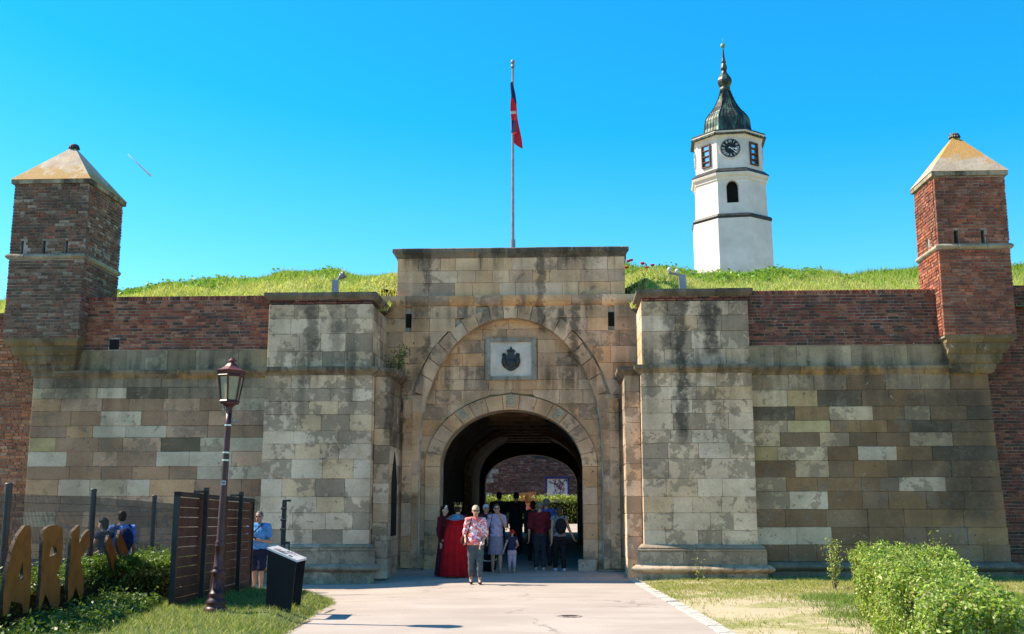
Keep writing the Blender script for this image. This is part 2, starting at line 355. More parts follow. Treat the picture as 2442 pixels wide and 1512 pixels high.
# ------------------------------------------------------------------ masonry builders
PAL = {
 'pier': [((0.698, 0.507, 0.359), .45), ((0.662, 0.476, 0.340), .55), ((0.721, 0.549, 0.408), .30), ((0.640, 0.455, 0.322), .55), ((0.488, 0.342, 0.242), .70), ((0.710, 0.538, 0.398), .48), ((0.675, 0.455, 0.272), .40), ((0.733, 0.570, 0.437), .25)],
 'portal': [((0.703, 0.424, 0.237), .28), ((0.676, 0.435, 0.271), .30), ((0.595, 0.393, 0.271), .45), ((0.731, 0.487, 0.315), .15), ((0.650, 0.352, 0.175), .3), ((0.542, 0.352, 0.244), .5), ((0.745, 0.517, 0.367), .12)],
 'left': [((0.329, 0.200, 0.131), .25), ((0.314, 0.195, 0.131), .2), ((0.359, 0.220, 0.140), .2), ((0.336, 0.210, 0.144), .3), ((0.585, 0.369, 0.254), .35), ((0.627, 0.410, 0.288), .2), ((0.541, 0.327, 0.187), .25), ((0.292, 0.169, 0.107), .4), ((0.526, 0.327, 0.230), .55)],
 'right': [((0.271, 0.168, 0.096), .3), ((0.225, 0.137, 0.080), .4), ((0.305, 0.193, 0.109), .25), ((0.259, 0.168, 0.109), .3), ((0.186, 0.111, 0.067), .5), ((0.278, 0.182, 0.118), .25), ((0.344, 0.213, 0.109), .3), ((0.225, 0.147, 0.096), .35)],
}
def blockmesh(poly, yf, yb, bev=.006): return MB().prism(poly, yf, yb, bev).mesh('stone_block')
def put_stone(root, poly, yf, yb, pal, off=(0, 0), name='stone_block', pr=.007):
    c = random.choice(pal) if isinstance(pal, list) else pal
    if isinstance(pal, list) and len(pal) > 1:               # quarried together: stones of one wall keep close in tone
        mn = [sum(q[0][k] for q in pal)/len(pal) for k in range(3)]; c = (tuple(c[0][k]*.68+mn[k]*.32 for k in range(3)), c[1])
    yf2 = yf+random.uniform(-pr, pr*.4)
    o = link(name, blockmesh(poly, yf2, yb), M['stone'], root)
    k = random.uniform(.91, 1.08); w = random.uniform(-.03, .03)
    o.color = (c[0][0]*k*(1+w), c[0][1]*k, c[0][2]*k*(1-w), min(1, max(0, c[1]+random.uniform(-.12, .12)))); return o
def rectpoly(x0, x1, z0, z1, g=.0022, j=.004):
    r = lambda: random.uniform(-j, j); q = .02
    x0 += g; x1 -= g; z0 += g; z1 -= g; xm = (x0+x1)/2+r()*4
    return [(x0+q*random.random()+r(), z0+r()*.5), (xm, z0+r()), (x1-q*random.random()+r(), z0+r()*.5), (x1+r()*.6, z0+q*random.random()),
            (x1+r()*.6, z1-q*random.random()), (x1-q*random.random(), z1+r()*.5), (xm+r(), z1+r()), (x0+q*random.random(), z1+r()*.5), (x0+r()*.6, z1-q*random.random()), (x0+r()*.6, z0+q*random.random())]
def zrows(z0, z1, lo, hi):
    n = max(1, round((z1-z0)/((lo+hi)/2))); w = [random.uniform(lo, hi) for _ in range(n)]; k = (z1-z0)/sum(w); z = [z0]
    for a in w: z.append(z[-1]+a*k)
    return z
def xcuts(x0, x1, lo, hi):
    n = max(1, round((x1-x0)/((lo+hi)/2))); w = [random.uniform(lo, hi) for _ in range(n)]; k = (x1-x0)/sum(w); x = [x0]
    for a in w: x.append(x[-1]+a*k)
    return x
def courses(root, xa, xb, zs, lo, hi, yf, yb, pal, void=None, skip=None):
    for z0, z1 in zip(zs[:-1], zs[1:]):
        A = xa(z0) if callable(xa) else xa; B = xb(z0) if callable(xb) else xb
        zz = np.linspace(z0, z1, 7); hw = np.array([void(z) for z in zz]) if void else np.zeros(7)
        if hw.max() <= 0:
            sp = [xcuts(A, B, lo, hi)]
        else: sp = [xcuts(A, -hw.min() if hw.min() > 0 else 0, lo, hi), [-x for x in xcuts(-B, -hw.min() if hw.min() > 0 else 0, lo, hi)][::-1]]
        for xs in sp:
            for x0, x1 in zip(xs[:-1], xs[1:]):
                if skip and skip(x0, x1, z0, z1): continue
                if hw.max() > 0 and (x1 > -hw.max()-.01) and (x0 < hw.max()+.01):
                    left = x0+x1 < 0; s = 1 if left else -1; a, b = (x0, x1) if left else (-x1, -x0)   # mirrored to the left side
                    e = [(min(b, -h-.004), z) for h, z in zip(hw, zz)]; e = [(x, z) for x, z in e if x > a+.02]
                    if len(e) < 2 or max(x for x, z in e)-a < .06: continue
                    lo_z, hi_z = e[0][1]+.004, e[-1][1]-.004
                    if hi_z-lo_z < .05: continue
                    poly = [(a+.004, hi_z), (a+.004, lo_z)]+e
                    put_stone(root, [(s*x, z) for x, z in poly], yf, yb, pal)
                else: put_stone(root, rectpoly(x0, x1, z0, z1), yf, yb, pal)
def sup(a, b, n, zs):                 # half width of a super-elliptic arch at height z
    return lambda z: a if z <= zs else (a*max(0., 1-((z-zs)/b)**n)**(1/n) if z < zs+b else 0.)
def suppt(a, b, n, zs, t): return (a*math.copysign(abs(math.cos(t))**(2/n), math.cos(t)), zs+b*math.sin(t)**(2/n))
def voussoirs(root, a, b, n, zs, th, cnt, yf, yb, pal, t0=0., t1=math.pi, name='voussoir', thv=0.):
    ts = [t0+(t1-t0)*i/cnt for i in range(cnt+1)]
    for i in range(cnt):
        th2 = th+random.uniform(-thv, thv); g = .004
        u = [ts[i]+g*.6+(ts[i+1]-ts[i]-g*1.2)*k/4 for k in range(5)]
        poly = [suppt(a, b, n, zs, q) for q in u]+[suppt(a+th2, b+th2, n, zs, q) for q in reversed(u)]
        put_stone(root, poly, yf, yb, pal, name=name)
def archwall(x0, x1, z0, z1, hole, yf, yb, mat, root, name):   # wall slab with an arched opening
    a, b, n, zs = hole; pts = [suppt(a, b, n, zs, math.pi*i/28) for i in range(29)]
    poly = [(x0, z0), (-a, z0)]+pts[::-1]+[(a, z0), (x1, z0), (x1, z1), (x0, z1)]
    bm = bmesh.new(); vf = [bm.verts.new((x, yf, z)) for x, z in poly]; vb = [bm.verts.new((x, yb, z)) for x, z in poly]
    f = bm.faces.new(vf); g = bm.faces.new(vb[::-1]); k = len(poly)
    for i in range(k): bm.faces.new((vf[(i+1) % k], vf[i], vb[i], vb[(i+1) % k]))
    f.normal_update(); g.normal_update()
    bmesh.ops.triangulate(bm, faces=[f, g]); bmesh.ops.recalc_face_normals(bm, faces=bm.faces)
    me = bpy.data.meshes.new(name); bm.to_mesh(me); bm.free(); return link(name, me, mat, root)
# bricks: a few irregular unit bricks shared by all
UB = []
for k in range(8):
    m = MB(); j = lambda s=.03: random.uniform(-s, s)
    poly = [(-.5+j(.015), -.5+j()), (j(.1), -.5+j()), (.5+j(.015), -.5+j()), (.5+j(.012), .5+j()), (j(.1), .5+j()), (-.5+j(.012), .5+j())]
    vs = [(x*.975, -.5+j(.06), z*.9) for x, z in poly]+[(x, -.42, z) for x, z in poly]+[(x, .5, z) for x, z in poly]
    fs = [tuple(range(6))]+[(q*6+(i+1) % 6, q*6+i, (q+1)*6+i, (q+1)*6+(i+1) % 6) for q in range(2) for i in range(6)]
    UB.append(m.add(vs, fs).mesh('brick'))
    UB[-1].materials.append(M['brick'])
BP = {
 'red': [(0.291, 0.089, 0.057), (0.244, 0.078, 0.053), (0.337, 0.120, 0.073), (0.198, 0.072, 0.057), (0.348, 0.155, 0.103), (0.116, 0.066, 0.057)],
 'brown': [(0.186, 0.107, 0.080), (0.209, 0.120, 0.091), (0.151, 0.096, 0.075), (0.221, 0.137, 0.103), (0.128, 0.086, 0.070), (0.291, 0.227, 0.181), (0.244, 0.102, 0.070)],
 'dark': [(0.186, 0.062, 0.048), (0.151, 0.059, 0.048), (0.221, 0.078, 0.057), (0.122, 0.057, 0.049), (0.244, 0.102, 0.068), (0.082, 0.054, 0.045)],
 'dull': [(.16, .085, .07), (.13, .075, .065), (.19, .10, .08), (.10, .06, .055), (.22, .16, .14)],
 'bright': [(0.447, 0.177, 0.092), (0.396, 0.146, 0.081), (0.482, 0.218, 0.119), (0.327, 0.125, 0.076), (0.413, 0.229, 0.151)],
 'fresh': [(0.360, 0.113, 0.063), (0.314, 0.096, 0.057), (0.395, 0.144, 0.085), (0.267, 0.084, 0.053), (0.337, 0.144, 0.096), (0.209, 0.072, 0.054)],
}
class Bricks:
    def __init__(s, root, pal): s.L = []; s.root = root; s.pal = BP[pal]
    def field(s, org, rz, u0, u1, z0, z1, holes=(), rh=.078, soldier=False, prio=0, edge=0.):
        # org: a point of the plane; rz: turn of the face (0 looks towards -y)
        c, n = math.cos(rz), math.sin(rz); z = z0; k = 0
        while z+rh*.6 <= z1:
            h = min(rh, z1-z); u = u0-(random.choice((0, .06, .13)) if not soldier else 0)
            while u < u1-.02:
                L = .075 if soldier else random.choice((.255, .255, .255, .125, .19))*random.uniform(.93, 1.07)
                a, b = max(u, u0), min(u+L, u1)
                for (h0, h1, g0, g1) in holes:
                    if z+h > g0 and z < g1:
                        if a < h0 < b and b <= h1+.3: b = min(b, h0)
                        elif a < h1 < b: a = max(a, h1)
                        elif a >= h0 and b <= h1: b = a
                if b-a > .03:
                    d = .10; out = random.uniform(-.012, .006)
                    s.L.append((prio, (a+b)/2, z+h/2, b-a-.014, d, h-.014, org, c, n, rz, out))
                u += L
            z += rh; k += 1
    def done(s, limit=300):
        s.L.sort(key=lambda q: q[0]); V = []; Cc = []
        for i, (pr, u, z, L, d, h, org, c, n, rz, out) in enumerate(s.L):
            yo = d/2+out; x = org[0]+u*c-yo*n; y = org[1]+u*n+yo*c
            col = random.choice(s.pal); k = random.uniform(.8, 1.2); col = tuple(q*k for q in col)
            if i < limit:
                o = bpy.data.objects.new('brick', random.choice(UB)); C.objects.link(o); o.parent = s.root
                o.location = (x, y, z); o.rotation_euler.z = rz; o.scale = (L, d, h); o.color = (*col, 1)
            else:
                me = random.choice(UB); vs = [v.co for v in me.vertices]
                P = [(x+v.x*L*c-v.y*d*n, y+v.x*L*n+v.y*d*c, z+v.z*h) for v in vs]
                base = len(V); V += P; Cc += [col]*len(P)
                s.__dict__.setdefault('F', []).extend([tuple(q+base for q in p.vertices) for p in me.polygons])
        if V:
            me = bpy.data.meshes.new('brickwork'); me.from_pydata(V, [], s.F)
            a = me.color_attributes.new('Col', 'FLOAT_COLOR', 'POINT'); a.data.foreach_set('color', np.array([(*q, 1) for q in Cc], np.float32).ravel())
            me.update(); tag(link('brickwork', me, M['brickj'], s.root), kind='stuff')
def stonemold(root, prof, x0, x1, yf, name, pal, lo=.5, hi=1.1, ends=(0, 0)):
    # a moulded course: prof = (overhang, z) outline, cut into stones along x; ends: how far the moulding returns round the corner
    xs = xcuts(x0, x1, lo, hi)
    for i, (a, b) in enumerate(zip(xs[:-1], xs[1:])):
        d = random.uniform(-.008, .008); e = random.uniform(0, .006)
        pts = [(-p+yf+d, z+e) for p, z in prof]+[(yf+.28, prof[-1][1]+e), (yf+.28, prof[0][1]+e)]
        m = MB(); n = len(pts); ea = ends[0] if i == 0 else 0; eb = ends[1] if i == len(xs)-2 else 0
        L = [(a+.003-(ea*max(0, yf-y)), y, z) for y, z in pts]; Rr = [(b-.003+(eb*max(0, yf-y)), y, z) for y, z in pts]
        m.add(L+Rr, [tuple(range(n)), tuple(reversed(range(n, 2*n)))]+[((k+1) % n, k, n+k, n+(k+1) % n) for k in range(n)])
        o = m.build(name, M['stone'], root); c = random.choice(pal); q = random.uniform(.85, 1.1)
        o.color = (c[0][0]*q, c[0][1]*q, c[0][2]*q, c[1])
def sidestones(root, x, y0, y1, zs, facing, pal):            # stones of a face that looks along +-x
    for z0, z1 in zip(zs[:-1], zs[1:]):
        ys = xcuts(y0, y1, .5, .9)
        for a, b in zip(ys[:-1], ys[1:]):
            m = MB().prism(rectpoly(a, b, z0, z1), 0, .10, .011)
            vs = [((x+v[1]*(-facing)), v[0], v[2]) for v in m.v]; fs = m.f if facing < 0 else m.f
            me = MB().add(vs, [tuple(reversed(f)) for f in fs] if facing > 0 else fs).mesh('stone_block')
            bm = bmesh.new(); bm.from_mesh(me); bmesh.ops.recalc_face_normals(bm, faces=bm.faces); bm.to_mesh(me); bm.free()
            o = link('stone_block', me, M['stone'], root); c = random.choice(pal); k = random.uniform(.9, 1.08); o.color = (c[0][0]*k, c[0][1]*k, c[0][2]*k, c[1])

# ------------------------------------------------------------------ gatehouse centre
BIG = (2.27, 3.26, 2.05, 3.1); INN = (1.79, 1.43, 2.0, 2.62)
big = sup(*BIG[:3], BIG[3]); bigo = sup(BIG[0]+.40, BIG[1]+.34, BIG[2], BIG[3]); inn_o = sup(INN[0]+.37, INN[1]+.40, 2., INN[3])
zp = [0., .42, .85, 1.22, 1.62, 1.98, 2.4, 2.75, 3.15, 3.55, 3.98, 4.4, 4.78, 5.2, 5.62, 6.02, 6.36, 6.68]
def loop(x0, x1, z0, z1): return z0 < 6.5 and z1 > 6.14 and any(x0 < c+.08 and x1 > c-.08 for c in (-2.61, 2.555))
archwall(-3.3, 3.3, -.2, 6.72, BIG, .10, .36, M['joint'], gate, 'wall_core')
void_p = lambda z: big(z)+.02
lim = lambda z: 3.22
for z0, z1 in zip(zp[:-1], zp[1:]):
    w = 3.22
    if z0 >= 4.39:
        # loophole course: stones stop either side of the slit
        if 5.9 < z0 < 6.5:
            for sx, cx in ((-1, -2.61), (1, 2.555)):
                for (a, b) in ((min(sx*3.22, cx-.08), cx-.08) if sx < 0 else (cx+.08, 3.22), (cx+.08, -1.35) if sx < 0 else (1.35, cx-.08)):
                    if b-a < .05: continue
                    xs = xcuts(a, b, .4, .7)
                    for p, q in zip(xs[:-1], xs[1:]):
                        h = max(bigo(z0), bigo(z1))
                        if (p+q)/2 < 0: q = min(q, -bigo((z0+z1)/2)-.0)
                        else: p = max(p, bigo((z0+z1)/2))
                        if q-p > .08: put_stone(gate, rectpoly(p, q, z0, z1), 0, .12, PAL['portal'])
            hh = bigo((z0+z1)/2)
            if hh < 1.35:
                for sx in (-1, 1):
                    a, b = sorted((sx*hh, sx*1.35)); put_stone(gate, rectpoly(a, b, z0, z1), 0, .12, PAL['portal'])
        else: courses(gate, -w, w, [z0, z1], .42, .85, 0, .12, PAL['portal'], void=bigo)
    else: courses(gate, -w, w, [z0, z1], .42, .85, 0, .12, PAL['portal'], void=void_p)
voussoirs(gate, *BIG, .36, 17, .0, .3, PAL['portal'], R_(22), R_(158), thv=.05)
for sx in (-1, 1):                                           # slender responds beside the blind arch
    zq = zrows(.15, 4.3, .35, .5)
    for z0, z1 in zip(zq[:-1], zq[1:]): put_stone(gate, rectpoly(*sorted((sx*2.46, sx*2.70)), z0, z1), -.10, .1, PAL['portal'])
    MB().box(*sorted((sx*2.15, sx*2.95)), -.28, .1, -.1, .14).build('step', M['stone'], gate).color = (.3, .26, .22, .5)
for cx in (-2.61, 2.555):
    MB().box(cx-.075, cx+.075, .085, .30, 6.14, 6.5).build('loophole', M['black'], gate)  # black block filling the slit in place of shade
# tympanum, recessed behind the blind arch
TY = .30
archwall(-2.6, 2.6, -.2, 6.5, INN, TY+.10, TY+.75, M['joint'], gate, 'tympanum_core')
def inplq(x0, x1, z0, z1): return x0 < .60 and x1 > -.60 and z0 < 5.80 and z1 > 4.86
zt = [-.1, .35, .8, 1.25, 1.7, 2.15, 2.62, 3.0, 3.4, 3.8, 4.2, 4.55, 4.82]
courses(gate, -2.33, 2.33, zt, .4, .75, TY, TY+.12, PAL['portal'], void=lambda z: max(inn_o(z), INN[0]+.36 if z < INN[3] else 0))
for z0, z1 in ((4.82, 5.16), (5.16, 5.5), (5.5, 5.84)):
    for a, b in ((-2.33, -.67), (.67, 2.33)): courses(gate, a, b, [z0, z1], .4, .7, TY, TY+.12, PAL['portal'])
courses(gate, -2.0, 2.0, [5.84, 6.12, 6.4], .45, .8, TY, TY+.12, PAL['portal'])
# coat of arms in its frame
for (a, b, c, d) in ((-.66, -.53, 4.80, 5.88), (.53, .66, 4.80, 5.88), (-.53, .53, 5.78, 5.88), (-.53, .53, 4.80, 4.90)):
    o = MB().box(a+.003, b-.003, TY-.05, TY+.1, c, d).build('plaque_frame', M['stone'], gate); o.color = (.36, .33, .28, .4)
plq = MB().box(-.53, .53, TY-.01, TY+.1, 4.90, 5.78).build('plaque', plain('plaque_slab', (.60, .52, .44), .8, .12, 2.5), gate)
em = [(0, .01), (.055, .03), (.10, .07), (.135, .10), (.155, .115), (.165, .15), (.18, .165), (.172, .19), (.195, .21), (.182, .235), (.20, .26), (.185, .29), (.19, .315), (.175, .345), (.178, .39), (.185, .43), (.165, .47), (.14, .475),
      (.115, .455), (.105, .42), (.085, .415), (.07, .43), (.068, .47), (.085, .505), (.088, .54), (.055, .565), (.02, .568), (.015, .595), (.022, .61), (.010, .622), (0, .645)]
em = [(x*1.24, 5.02+z) for x, z in em]; em = em+[(-x, z) for x, z in em[::-1][1:-1]]
MB().prism(em, TY-.06, TY, .012).build('coat_of_arms', M['iron'], plq)
mm = MB(); mm.prism([(0, 5.10), (.10, 5.17), (.115, 5.34), (-.115, 5.34), (-.10, 5.17)], TY-.085, TY-.05, .01)
for sx in (-1, 1): mm.ell((sx*.17, TY-.06, 5.28), (.05, .03, .15)); mm.ell((sx*.16, TY-.06, 5.45), (.035, .03, .04))
mm.ell((0, TY-.06, 5.555), (.09, .03, .035)); mm.build('shield_relief', M['iron'], plq, True)
# inner archivolt with carved bosses
voussoirs(gate, INN[0], INN[1], 2., INN[3], .37, 15, TY-.06, TY+.75, PAL['portal'], thv=.0)
for sx in (-1, 1):
    zq = zrows(.0, 2.62, .38, .55)
    for z0, z1 in zip(zq[:-1], zq[1:]): put_stone(gate, rectpoly(*sorted((sx*1.79, sx*2.16)), z0, z1), TY-.06, TY+.75, PAL['portal'], pr=.005)
    MB().box(*sorted((sx*1.66, sx*2.1)), TY-.35, TY+.3, -.1, .36 if sx > 0 else .06).build('jamb_base', M['stone'], gate).color = (.4, .35, .29, .4)
for t in (R_(52), R_(90), R_(128)):
    x, z = suppt(INN[0]+.19, INN[1]+.2, 2., INN[3], t); b_ = MB(); rt = t-math.pi/2
    q = [(x+(u*math.cos(rt)-v*math.sin(rt)), z+(u*math.sin(rt)+v*math.cos(rt))) for u, v in ((-.11, -.14), (.11, -.14), (.11, .14), (-.11, .14))]
    b_.prism(q, TY-.10, TY, .015); b_.ell((x, TY-.10, z), (.075, .035, .075), 10, 6)
    for k in range(6): b_.ell((x+.055*math.cos(k*math.pi/3), TY-.105, z+.055*math.sin(k*math.pi/3)), (.028, .03, .028), 6, 4)
    o = b_.build('carved_boss', M['stone'], gate); o.color = (.50, .42, .31, .1)
# string course, parapet and coping
stonemold(gate, [(.0, 6.66), (.05, 6.70), (.10, 6.78), (.11, 6.84), (.11, 6.925)], -3.26, 3.26, 0, 'string_course', PAL['portal'], .5, 1.1)
MB().box(-2.86, 2.86, .1, .85, 6.7, 7.98).build('parapet_core', M['joint'], gate)
courses(gate, -2.92, 2.92, [6.925, 7.28, 7.60, 7.93], .35, .85, 0, .12, PAL['portal'])
for sx in (-1, 1): sidestones(gate, sx*2.92, 0.1, .9, [6.925, 7.28, 7.60, 7.93], sx, PAL['portal'])
dkp = [((.16, .14, .115), .4), ((.20, .17, .135), .4), ((.13, .115, .1), .5)]
stonemold(gate, [(.0, 7.92), (.03, 7.96), (.07, 8.03), (.10, 8.06), (.10, 8.155), (.06, 8.18)], -2.93, 2.93, 0, 'coping_stone', dkp, .6, 1.2, ends=(1, 1))
MB().box(-2.97, 2.97, .26, .95, 7.93, 8.165).build('coping_back', M['stone'], gate).color = (.17, .15, .12, .4)
# vaulted passage
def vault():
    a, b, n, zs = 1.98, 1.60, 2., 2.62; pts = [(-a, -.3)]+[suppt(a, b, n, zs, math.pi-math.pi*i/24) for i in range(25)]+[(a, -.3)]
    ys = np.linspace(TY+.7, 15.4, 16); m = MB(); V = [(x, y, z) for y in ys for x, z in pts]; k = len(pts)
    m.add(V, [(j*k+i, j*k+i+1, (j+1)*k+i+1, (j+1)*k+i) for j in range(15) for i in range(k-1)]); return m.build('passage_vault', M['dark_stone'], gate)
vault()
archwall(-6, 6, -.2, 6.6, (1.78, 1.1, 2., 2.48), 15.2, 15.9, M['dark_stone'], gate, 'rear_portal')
for y in (8.6,):                                             # timber frame inside the passage
    m = MB(); m.box(-1.95, -1.72, y, y+.25, -.1, 2.6); m.box(1.74, 1.95, y, y+.25, -.1, 2.6); pts = [suppt(1.83, 1.42, 2., 2.6, math.pi*i/14) for i in range(15)]
    for p, q in zip(pts[:-1], pts[1:]): m.prism([p, q, (q[0]*1.08, q[1]+.14), (p[0]*1.08, p[1]+.14)], y, y+.25)
    m.build('timber_frame', M['timber'], gate)
for k in range(9):
    y = 1.6+k*1.55; m = MB(); m.box(-.85+.1*math.sin(k*2), .8, y, y+.32, 4.0, 4.12); m.build('ceiling_plank', M['timber'], gate)
# back faces of the rampart beside the passage so no light leaks in
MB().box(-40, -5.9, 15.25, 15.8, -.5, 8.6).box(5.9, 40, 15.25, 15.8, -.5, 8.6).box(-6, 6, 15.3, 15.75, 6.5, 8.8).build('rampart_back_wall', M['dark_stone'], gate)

# ------------------------------------------------------------------ flanking piers
def pier(sx, label):
    r = empty('gate_pier', (GX, GY, 0), GATE_ROT, label, 'gate pier'); X = lambda a, b: sorted((sx*a, sx*b)); pal = PAL['pier']
    MB().box(*X(3.24, 5.56), -1.99, .3, -.3, 4.75).box(*X(3.27, 5.53), -1.96, .3, 4.7, 6.5).box(*X(2.87, 3.3), -1.62, .3, -.3, 4.75).build('pier_core', M['joint'], r)
    zl = [.78, 1.12, 1.5, 1.86, 2.27, 2.72, 3.07, 3.37, 3.75, 4.06, 4.36, 4.70]
    courses(r, *X(3.12, 5.66), zl, .42, .95, -2.1, -1.95, pal)
    zu = [4.86, 5.24, 5.66, 6.03, 6.37]
    courses(r, *X(3.16, 5.64), zu, .45, .8, -2.06, -1.9, pal)
    bk = Bricks(r, 'dark'); bk.field((0, -2.06), 0, *X(3.17, 5.63), 6.375, 6.50, rh=.062); bk.done(300)
    # inner step and the reveal beside the gate
    za = zrows(.0, 4.70, .34, .5)
    courses(r, *X(2.76, 3.12), za, .36, .37, -1.72, -1.6, pal)
    sidestones(r, sx*3.13, -2.09, -1.66, zl, -sx, pal); sidestones(r, sx*2.765, -1.71, .1, za, -sx, pal); sidestones(r, sx*3.165, -2.05, .1, zu, -sx, pal)
    sidestones(r, sx*5.65, -2.09, -1.6, zl, sx, pal); sidestones(r, sx*5.63, -2.05, -1.4, zu, sx, pal)
    cp = [((.22, .185, .15), .6), ((.28, .23, .17), .5), ((.15, .125, .10), .6)]
    prof = [(.0, 4.66), (.04, 4.70), (.12, 4.76), (.14, 4.785), (.14, 4.86)]
    stonemold(r, prof, *X(3.10, 5.68), -2.1, 'cornice', cp, .6, 1.2, ends=(1, 1))
    stonemold(r, prof, *X(2.74, 3.12), -1.72, 'cornice', cp, .36, .37, ends=(1, 0) if sx > 0 else (0, 1))
    # cornice return along the reveal
    def ret(x, y0, y1, prof, nm, q):
        pts = [(x-sx*p, z) for p, z in prof]+[(x+sx*.2, prof[-1][1]), (x+sx*.2, prof[0][1])]
        m = MB(); m.prism(pts, y0, y1); o = m.build(nm, M['stone'], r); o.color = (.25*q, .22*q, .185*q, .45)
    ret(sx*2.745, -1.72, .05, prof, 'cornice', 1.); ret(sx*3.12, -2.1, -1.70, prof, 'cornice', 1.)
    capp = [(.0, 6.47), (.03, 6.50), (.09, 6.56), (.09, 6.645)]
    stonemold(r, capp, *X(3.14, 5.66), -2.06, 'coping_stone', dkp, .6, 1.1, ends=(1, 1)); ret(sx*3.15, -2.06, .1, capp, 'coping_stone', .8)
    MB().box(*X(3.2, 5.6), -1.8, .2, 6.46, 6.62).build('coping_back', M['stone'], r).color = (.16, .14, .12, .4)
    # plinth: moulded course, tall course, torus and footing
    gp = [((.50, .40, .30), .55), ((.45, .35, .26), .6)]
    stonemold(r, [(.10, .64), (.12, .66), (.12, .69), (.08, .71), (.10, .73), (.06, .77), (.0, .80)], *X(3.08, 5.70), -2.1, 'plinth_moulding', gp, .8, 1.3, ends=(1, 1))
    stonemold(r, [(.12, .36), (.12, .64)], *X(3.07, 5.71), -2.1, 'plinth', gp, .7, 1.1, ends=(1, 1))
    to = [(.12+.13*math.sin(math.pi*i/8), .17+.19*i/8) for i in range(9)]
    stonemold(r, to, *X(3.05, 5.73), -2.1, 'torus_base', [((.50, .38, .28), .45), ((.42, .32, .24), .55)], .6, 1.2, ends=(1, 1))
    stonemold(r, [(.10, -.25), (.12, .17)], *X(3.07, 5.71), -2.1, 'footing', gp, .7, 1.3, ends=(1, 1))
    if sx < 0:                                               # pointed doorway in the reveal as a black shade sheet, seen edge-on
        m = MB(); pts = [(-1.25, .95), (-.45, .95), (-.45, 2.2), (-.6, 2.6), (-.85, 2.95), (-1.1, 2.6), (-1.25, 2.2)]
        m.prism(pts, 0, .02); o = MB().add([(-2.755-v[1], v[0], v[2]) for v in m.v], m.f).build('side_doorway', M['black'], r)
    return r
pierL = pier(-1, 'pale stone pier behind the latch post and information stand, weeds in its reveal')
pierR = pier(1, 'pale stone pier with sunlit inner edge and black streaks, above the dry lawn')

